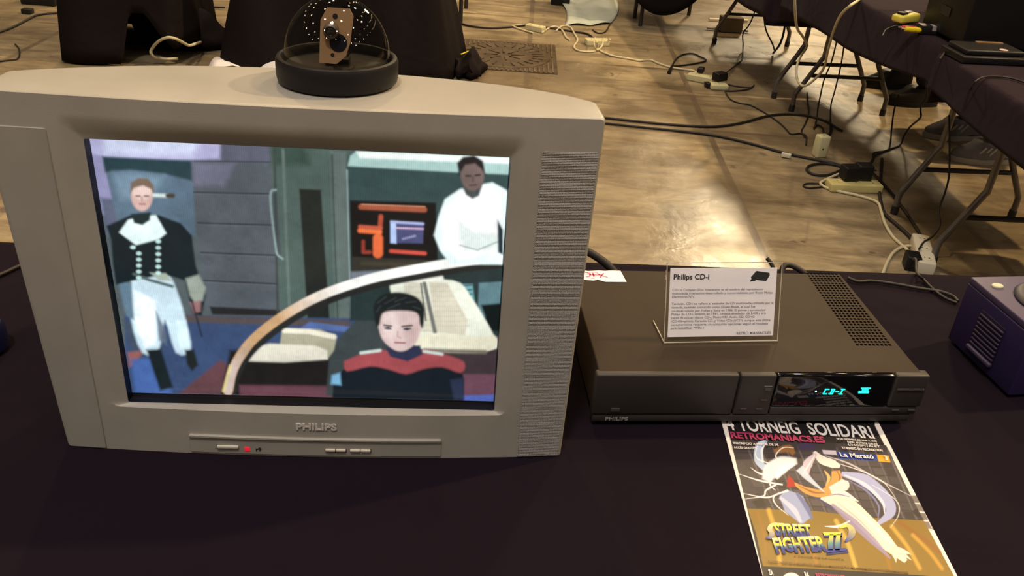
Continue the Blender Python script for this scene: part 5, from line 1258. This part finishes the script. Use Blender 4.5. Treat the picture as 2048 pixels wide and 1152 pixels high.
cab('short dark cable hooked above the upright adapter', [(1628, 256), (1635, 250), (1645, 256), (1647, 268), (1645, 282), (1650, 300)], .0045, 'black_cable')
cab('thin dark cable running from the upright adapter', [(1655, 275), (1660, 262), (1660, 240)], .0038, 'black_cable')
cab('dark cable lying along the floor past the farthest socket block', [(920, 46), (940, 52), (980, 56), (1020, 54), (1060, 50), (1100, 56), (1140, 62), (1175, 68), (1190, 80)], .006, 'black_cable')
cab('dark cable curling down from the top edge beside the pale sheet', [(1213, -6), (1207, 12), (1212, 25), (1222, 38), (1218, 52), (1210, 64), (1196, 66), (1185, 60)], .0045, 'black_cable')
cab('dark cable along the floor at the upper left', [(-20, 70), (0, 64), (30, 52), (55, 39), (75, 30), (110, 26), (150, 25)], .006, 'black_cable')
cab('thin brown cable in a loop on the floor above the television, upper left', [(30, 88), (37, 96), (39, 108), (34, 118), (20, 120), (5, 122), (-10, 124)], .004, 'black_cable')
cab('dark cable across the gap between the draped tables at the top', [(370, 10), (390, 11), (405, 14), (425, 14), (450, 15)], .005, 'black_cable')
q_ = at(405, 12, 0); tag(box('foot_block', -.03, .03, -.03, .03, 0, .04, M['black'], None, bev=.006, loc=(q_[0], q_[1], 0)), 'small dark block on the cable between the draped tables, at the top', 'block')
q_ = at(85, 7, 0); tag(box('dark_case', -.11, .11, -.06, .06, 0, .07, M['black'], None, bev=.01, loc=(q_[0], q_[1], 0)), 'small black case on the floor at the top left edge', 'case')
q_ = at(56, 27, 0); tag(box('dark_block', -.03, .03, -.025, .025, 0, .03, M['black'], None, bev=.006, loc=(q_[0], q_[1], 0)), 'tiny dark block beside the cable at the top left', 'block')
# far legs and clutter at the top, right of the dome
for k, (x, y, lab) in enumerate(((921, 45, 'far dark table leg post just right of the wide cloth'), (932, 17, 'far dark table leg post, second right of the wide cloth'))):
    q_ = at(x, y, 0); tag(tube('leg_post', [(q_[0], q_[1], 0), (q_[0], q_[1], .72)], .014, M['legbar'], smoothn=0), lab, 'table leg')
q_ = at(1120, 8, 0); tag(box('dark_bin', -.07, .07, -.06, .06, 0, .16, M['black'], None, bev=.01, loc=(q_[0], q_[1], 0)), 'black container on the floor beside the pale sheet, top edge', 'container')
# thin pale rippled patch on the floor
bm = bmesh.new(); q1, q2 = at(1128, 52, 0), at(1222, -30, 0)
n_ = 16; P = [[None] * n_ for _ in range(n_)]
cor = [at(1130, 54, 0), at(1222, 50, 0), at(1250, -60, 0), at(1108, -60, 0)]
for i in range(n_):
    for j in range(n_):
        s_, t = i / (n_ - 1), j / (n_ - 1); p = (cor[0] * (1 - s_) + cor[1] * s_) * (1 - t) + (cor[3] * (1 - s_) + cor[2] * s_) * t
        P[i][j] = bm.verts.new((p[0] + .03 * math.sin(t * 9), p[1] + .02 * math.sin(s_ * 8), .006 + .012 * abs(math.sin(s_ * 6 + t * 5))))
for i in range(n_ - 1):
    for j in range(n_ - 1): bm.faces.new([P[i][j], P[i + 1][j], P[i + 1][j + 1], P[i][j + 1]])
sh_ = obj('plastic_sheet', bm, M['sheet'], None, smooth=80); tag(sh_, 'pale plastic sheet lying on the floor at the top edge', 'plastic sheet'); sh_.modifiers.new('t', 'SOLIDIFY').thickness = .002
# ------------------------------------------------------------------ two seated visitors behind the table row
def skin(name, V, E, m, parent=None, sub=2, root=0):
    me = bpy.data.meshes.new(name); me.from_pydata([v[0] for v in V], E, []); o = bpy.data.objects.new(name, me); COL.objects.link(o)
    sk = o.modifiers.new('s', 'SKIN'); sk.use_smooth_shade = True
    for i, v in enumerate(V):
        r = v[1]; me.skin_vertices[0].data[i].radius = r if isinstance(r, tuple) else (r, r)
    me.skin_vertices[0].data[root].use_root = True
    sb = o.modifiers.new('d', 'SUBSURF'); sb.levels = sub; sb.render_levels = sub
    dg = bpy.context.evaluated_depsgraph_get(); nm = bpy.data.meshes.new_from_object(o.evaluated_get(dg)); bpy.data.objects.remove(o)
    nm.name = name; nm.materials.clear(); nm.materials.append(m); return link(name, nm, m, parent, smooth=80)
def person(loc, rz, label, shoe_m, sole_m, stripes, spread=.16):
    """seated, facing local -x, hips at the origin at seat height .47"""
    p = thing('person', label, 'person', loc, (0, 0, rz), 'seated visitors behind the table row')
    V = [((0, 0, .52), .125), ((.03, 0, .66), .115), ((.045, 0, .82), .135), ((.04, 0, .95), .12), ((.02, 0, 1.03), .05), ((-.005, 0, 1.09), .075), ((-.02, 0, 1.17), .095), ((-.01, 0, 1.25), .070)]
    E_ = [(i, i + 1) for i in range(7)]
    for s in (-1, 1):
        b = len(V)
        V += [((-.06, s * .10, .50), .090), ((-.24, s * spread * .9, .52), .078), ((-.43, s * spread, .51), .060), ((-.42, s * spread, .28), .050), ((-.40, s * spread, .10), .036), ((-.44, s * spread, .055), .036), ((-.53, s * spread, .040), .030)]
        E_ += [(0, b)] + [(b + i, b + i + 1) for i in range(6)]
        b = len(V)
        V += [((.04, s * .17, .93), .055), ((-.02, s * .22, .72), .042), ((-.22, s * .18, .71), .034), ((-.30, s * .15, .735), .026), ((-.34, s * .145, .742), .030)]
        E_ += [(3, b)] + [(b + i, b + i + 1) for i in range(4)]
        for k in range(4):
            c = len(V); y0 = s * (.145 + (k - 1.5) * .019); L = (.062, .075, .072, .055)[k]
            V += [((-.365, y0, .745), .009), ((-.365 - L * .6, y0, .748), .008), ((-.365 - L, y0, .738), .0065)]
            E_ += [(b + 4, c), (c, c + 1), (c + 1, c + 2)]
        c = len(V); V += [((-.345, s * .108, .742), .010), ((-.372, s * .095, .738), .008)]; E_ += [(b + 4, c), (c, c + 1)]
    body = skin('body', V, E_, M['skin'], p)
    # face and hair
    for s in (-1, 1):
        bm = bmesh.new(); bmesh.ops.create_uvsphere(bm, u_segments=12, v_segments=8, radius=.010); obj('eye', bm, M['paper'], p, smooth=80, loc=(-.098, s * .030, 1.175))
        bm = bmesh.new(); bmesh.ops.create_uvsphere(bm, u_segments=12, v_segments=8, radius=.018); bmesh.ops.scale(bm, vec=(.7, .35, 1.4), verts=bm.verts); obj('ear', bm, M['skin'], p, smooth=80, loc=(-.005, s * .092, 1.165))
    bm = bmesh.new(); bmesh.ops.create_cone(bm, segments=10, radius1=.015, radius2=.005, depth=.04, cap_ends=True); obj('nose', bm, M['skin'], p, smooth=80, loc=(-.110, 0, 1.155), rot=(0, -.25, 0))
    box('mouth', -.106, -.096, -.022, .022, 1.118, 1.125, M['red_plug'], p, bev=.002)
    bm = bmesh.new(); bmesh.ops.create_uvsphere(bm, u_segments=24, v_segments=16, radius=.112)
    bmesh.ops.delete(bm, geom=[v for v in bm.verts if v.co.z < -.02 + (v.co.x < -.03) * .07 - (v.co.x > .05) * .05], context='VERTS')
    obj('hair', bm, M['hair'], p, smooth=80, loc=(.0, 0, 1.195))
    # clothing over the body
    T = [((0, 0, .51), .142), ((.03, 0, .66), .130), ((.045, 0, .82), .150), ((.04, 0, .96), .130), ((.02, 0, 1.02), .066)]; Et = [(0, 1), (1, 2), (2, 3), (3, 4)]
    for s in (-1, 1):
        b = len(T); T += [((.04, s * .17, .93), .066), ((-.02, s * .22, .72), .053), ((-.24, s * .18, .715), .042)]; Et += [(3, b), (b, b + 1), (b + 1, b + 2)]
    skin('shirt', T, Et, M['shirt'], p)
    T = [((0, 0, .50), .138)]; Et = []
    for s in (-1, 1):
        b = len(T); T += [((-.06, s * .10, .495), .104), ((-.24, s * spread * .9, .52), .092), ((-.435, s * spread, .51), .076), ((-.425, s * spread, .28), .068), ((-.405, s * spread, .095), .064)]
        Et += [(0, b)] + [(b + i, b + i + 1) for i in range(4)]
    skin('trousers', T, Et, M['navy'], p)
    for s in (-1, 1):
        bm = bmesh.new(); n = 14
        def foot(bm, zs, grow, top):
            out_ = []
            for i in range(24):
                a = 2 * PI * i / 24; x = math.cos(a) * .145; w = .040 + .010 * (x < 0) - .004 * (x > .05); y = math.sin(a) * (w + grow)
                out_.append((x * (1 + grow * 4), y))
            return out_
        rings = []
        for (z, g, cut) in ((.022, 0, 0), (.045, .002, 0), (.065, -.001, .2), (.085, -.008, .5), (.105, -.012, .62)):
            rings.append([bm.verts.new((max(x, -.145) * (1 - cut * .55) + cut * .062, y * (1 + g * 4), z + .010 * (x > .05))) for x, y in foot(bm, z, 0, 0)])
        for i in range(len(rings) - 1):
            for k in range(24): bm.faces.new([rings[i][k], rings[i][(k + 1) % 24], rings[i + 1][(k + 1) % 24], rings[i + 1][k]])
        bm.faces.new(rings[0]); bm.faces.new(rings[-1])
        sh__ = obj('shoe', bm, M[shoe_m], p, smooth=60, loc=(-.46, s * spread, 0))
        bm = bmesh.new(); rr2 = [[bm.verts.new((x * 1.04, y * 1.08, z)) for x, y in foot(bm, 0, 0, 0)] for z in (.001, .026)]
        for k in range(24): bm.faces.new([rr2[0][k], rr2[0][(k + 1) % 24], rr2[1][(k + 1) % 24], rr2[1][k]])
        bm.faces.new(rr2[0]); bm.faces.new(rr2[1]); obj('sole', bm, M[sole_m], sh__, smooth=40)
        if stripes:
            for k in range(3):
                for sy in (-1, 1):
                    bm = bmesh.new(); x = -.030 + k * .026; bxm(bm, -.0045, .0045, -.0015, .0015, -.030, .030)
                    obj('stripe', bm, M['stripe'], sh__, loc=(x, sy * .0475, .062), rot=(-sy * .18, .5, 0))
    return p
def stool(loc, rz, label):
    t = thing('stool', label, 'stool', loc, (0, 0, rz), 'stools of the seated visitors')
    box('seat', -.17, .17, -.17, .17, .355, .385, M['black'], t, bev=.01, seg=3)
    for sx_ in (-1, 1):
        for sy_ in (-1, 1): tube('leg', [(sx_ * .19, sy_ * .19, 0), (sx_ * .15, sy_ * .15, .358)], .011, M['leg'], t, smoothn=0)
    tube('stretcher', [(-.17, -.17, .18), (.17, -.17, .18)], .008, M['leg'], t, smoothn=0); tube('stretcher', [(-.17, .17, .18), (.17, .17, .18)], .008, M['leg'], t, smoothn=0)
    return t
person((2.62, 4.22, 0), .02, 'person in dark trousers seated behind the table row, grey sneakers with pale stripes', 'shoe', 'sole', True)
stool((2.64, 4.22, 0), .02, 'black stool under the person in striped sneakers')
person((2.58, 5.10, 0), .10, 'person in dark trousers seated farther along the table row, plain black shoes', 'black', 'black', False)
stool((2.60, 5.10, 0), .10, 'black stool under the person farther along the row')
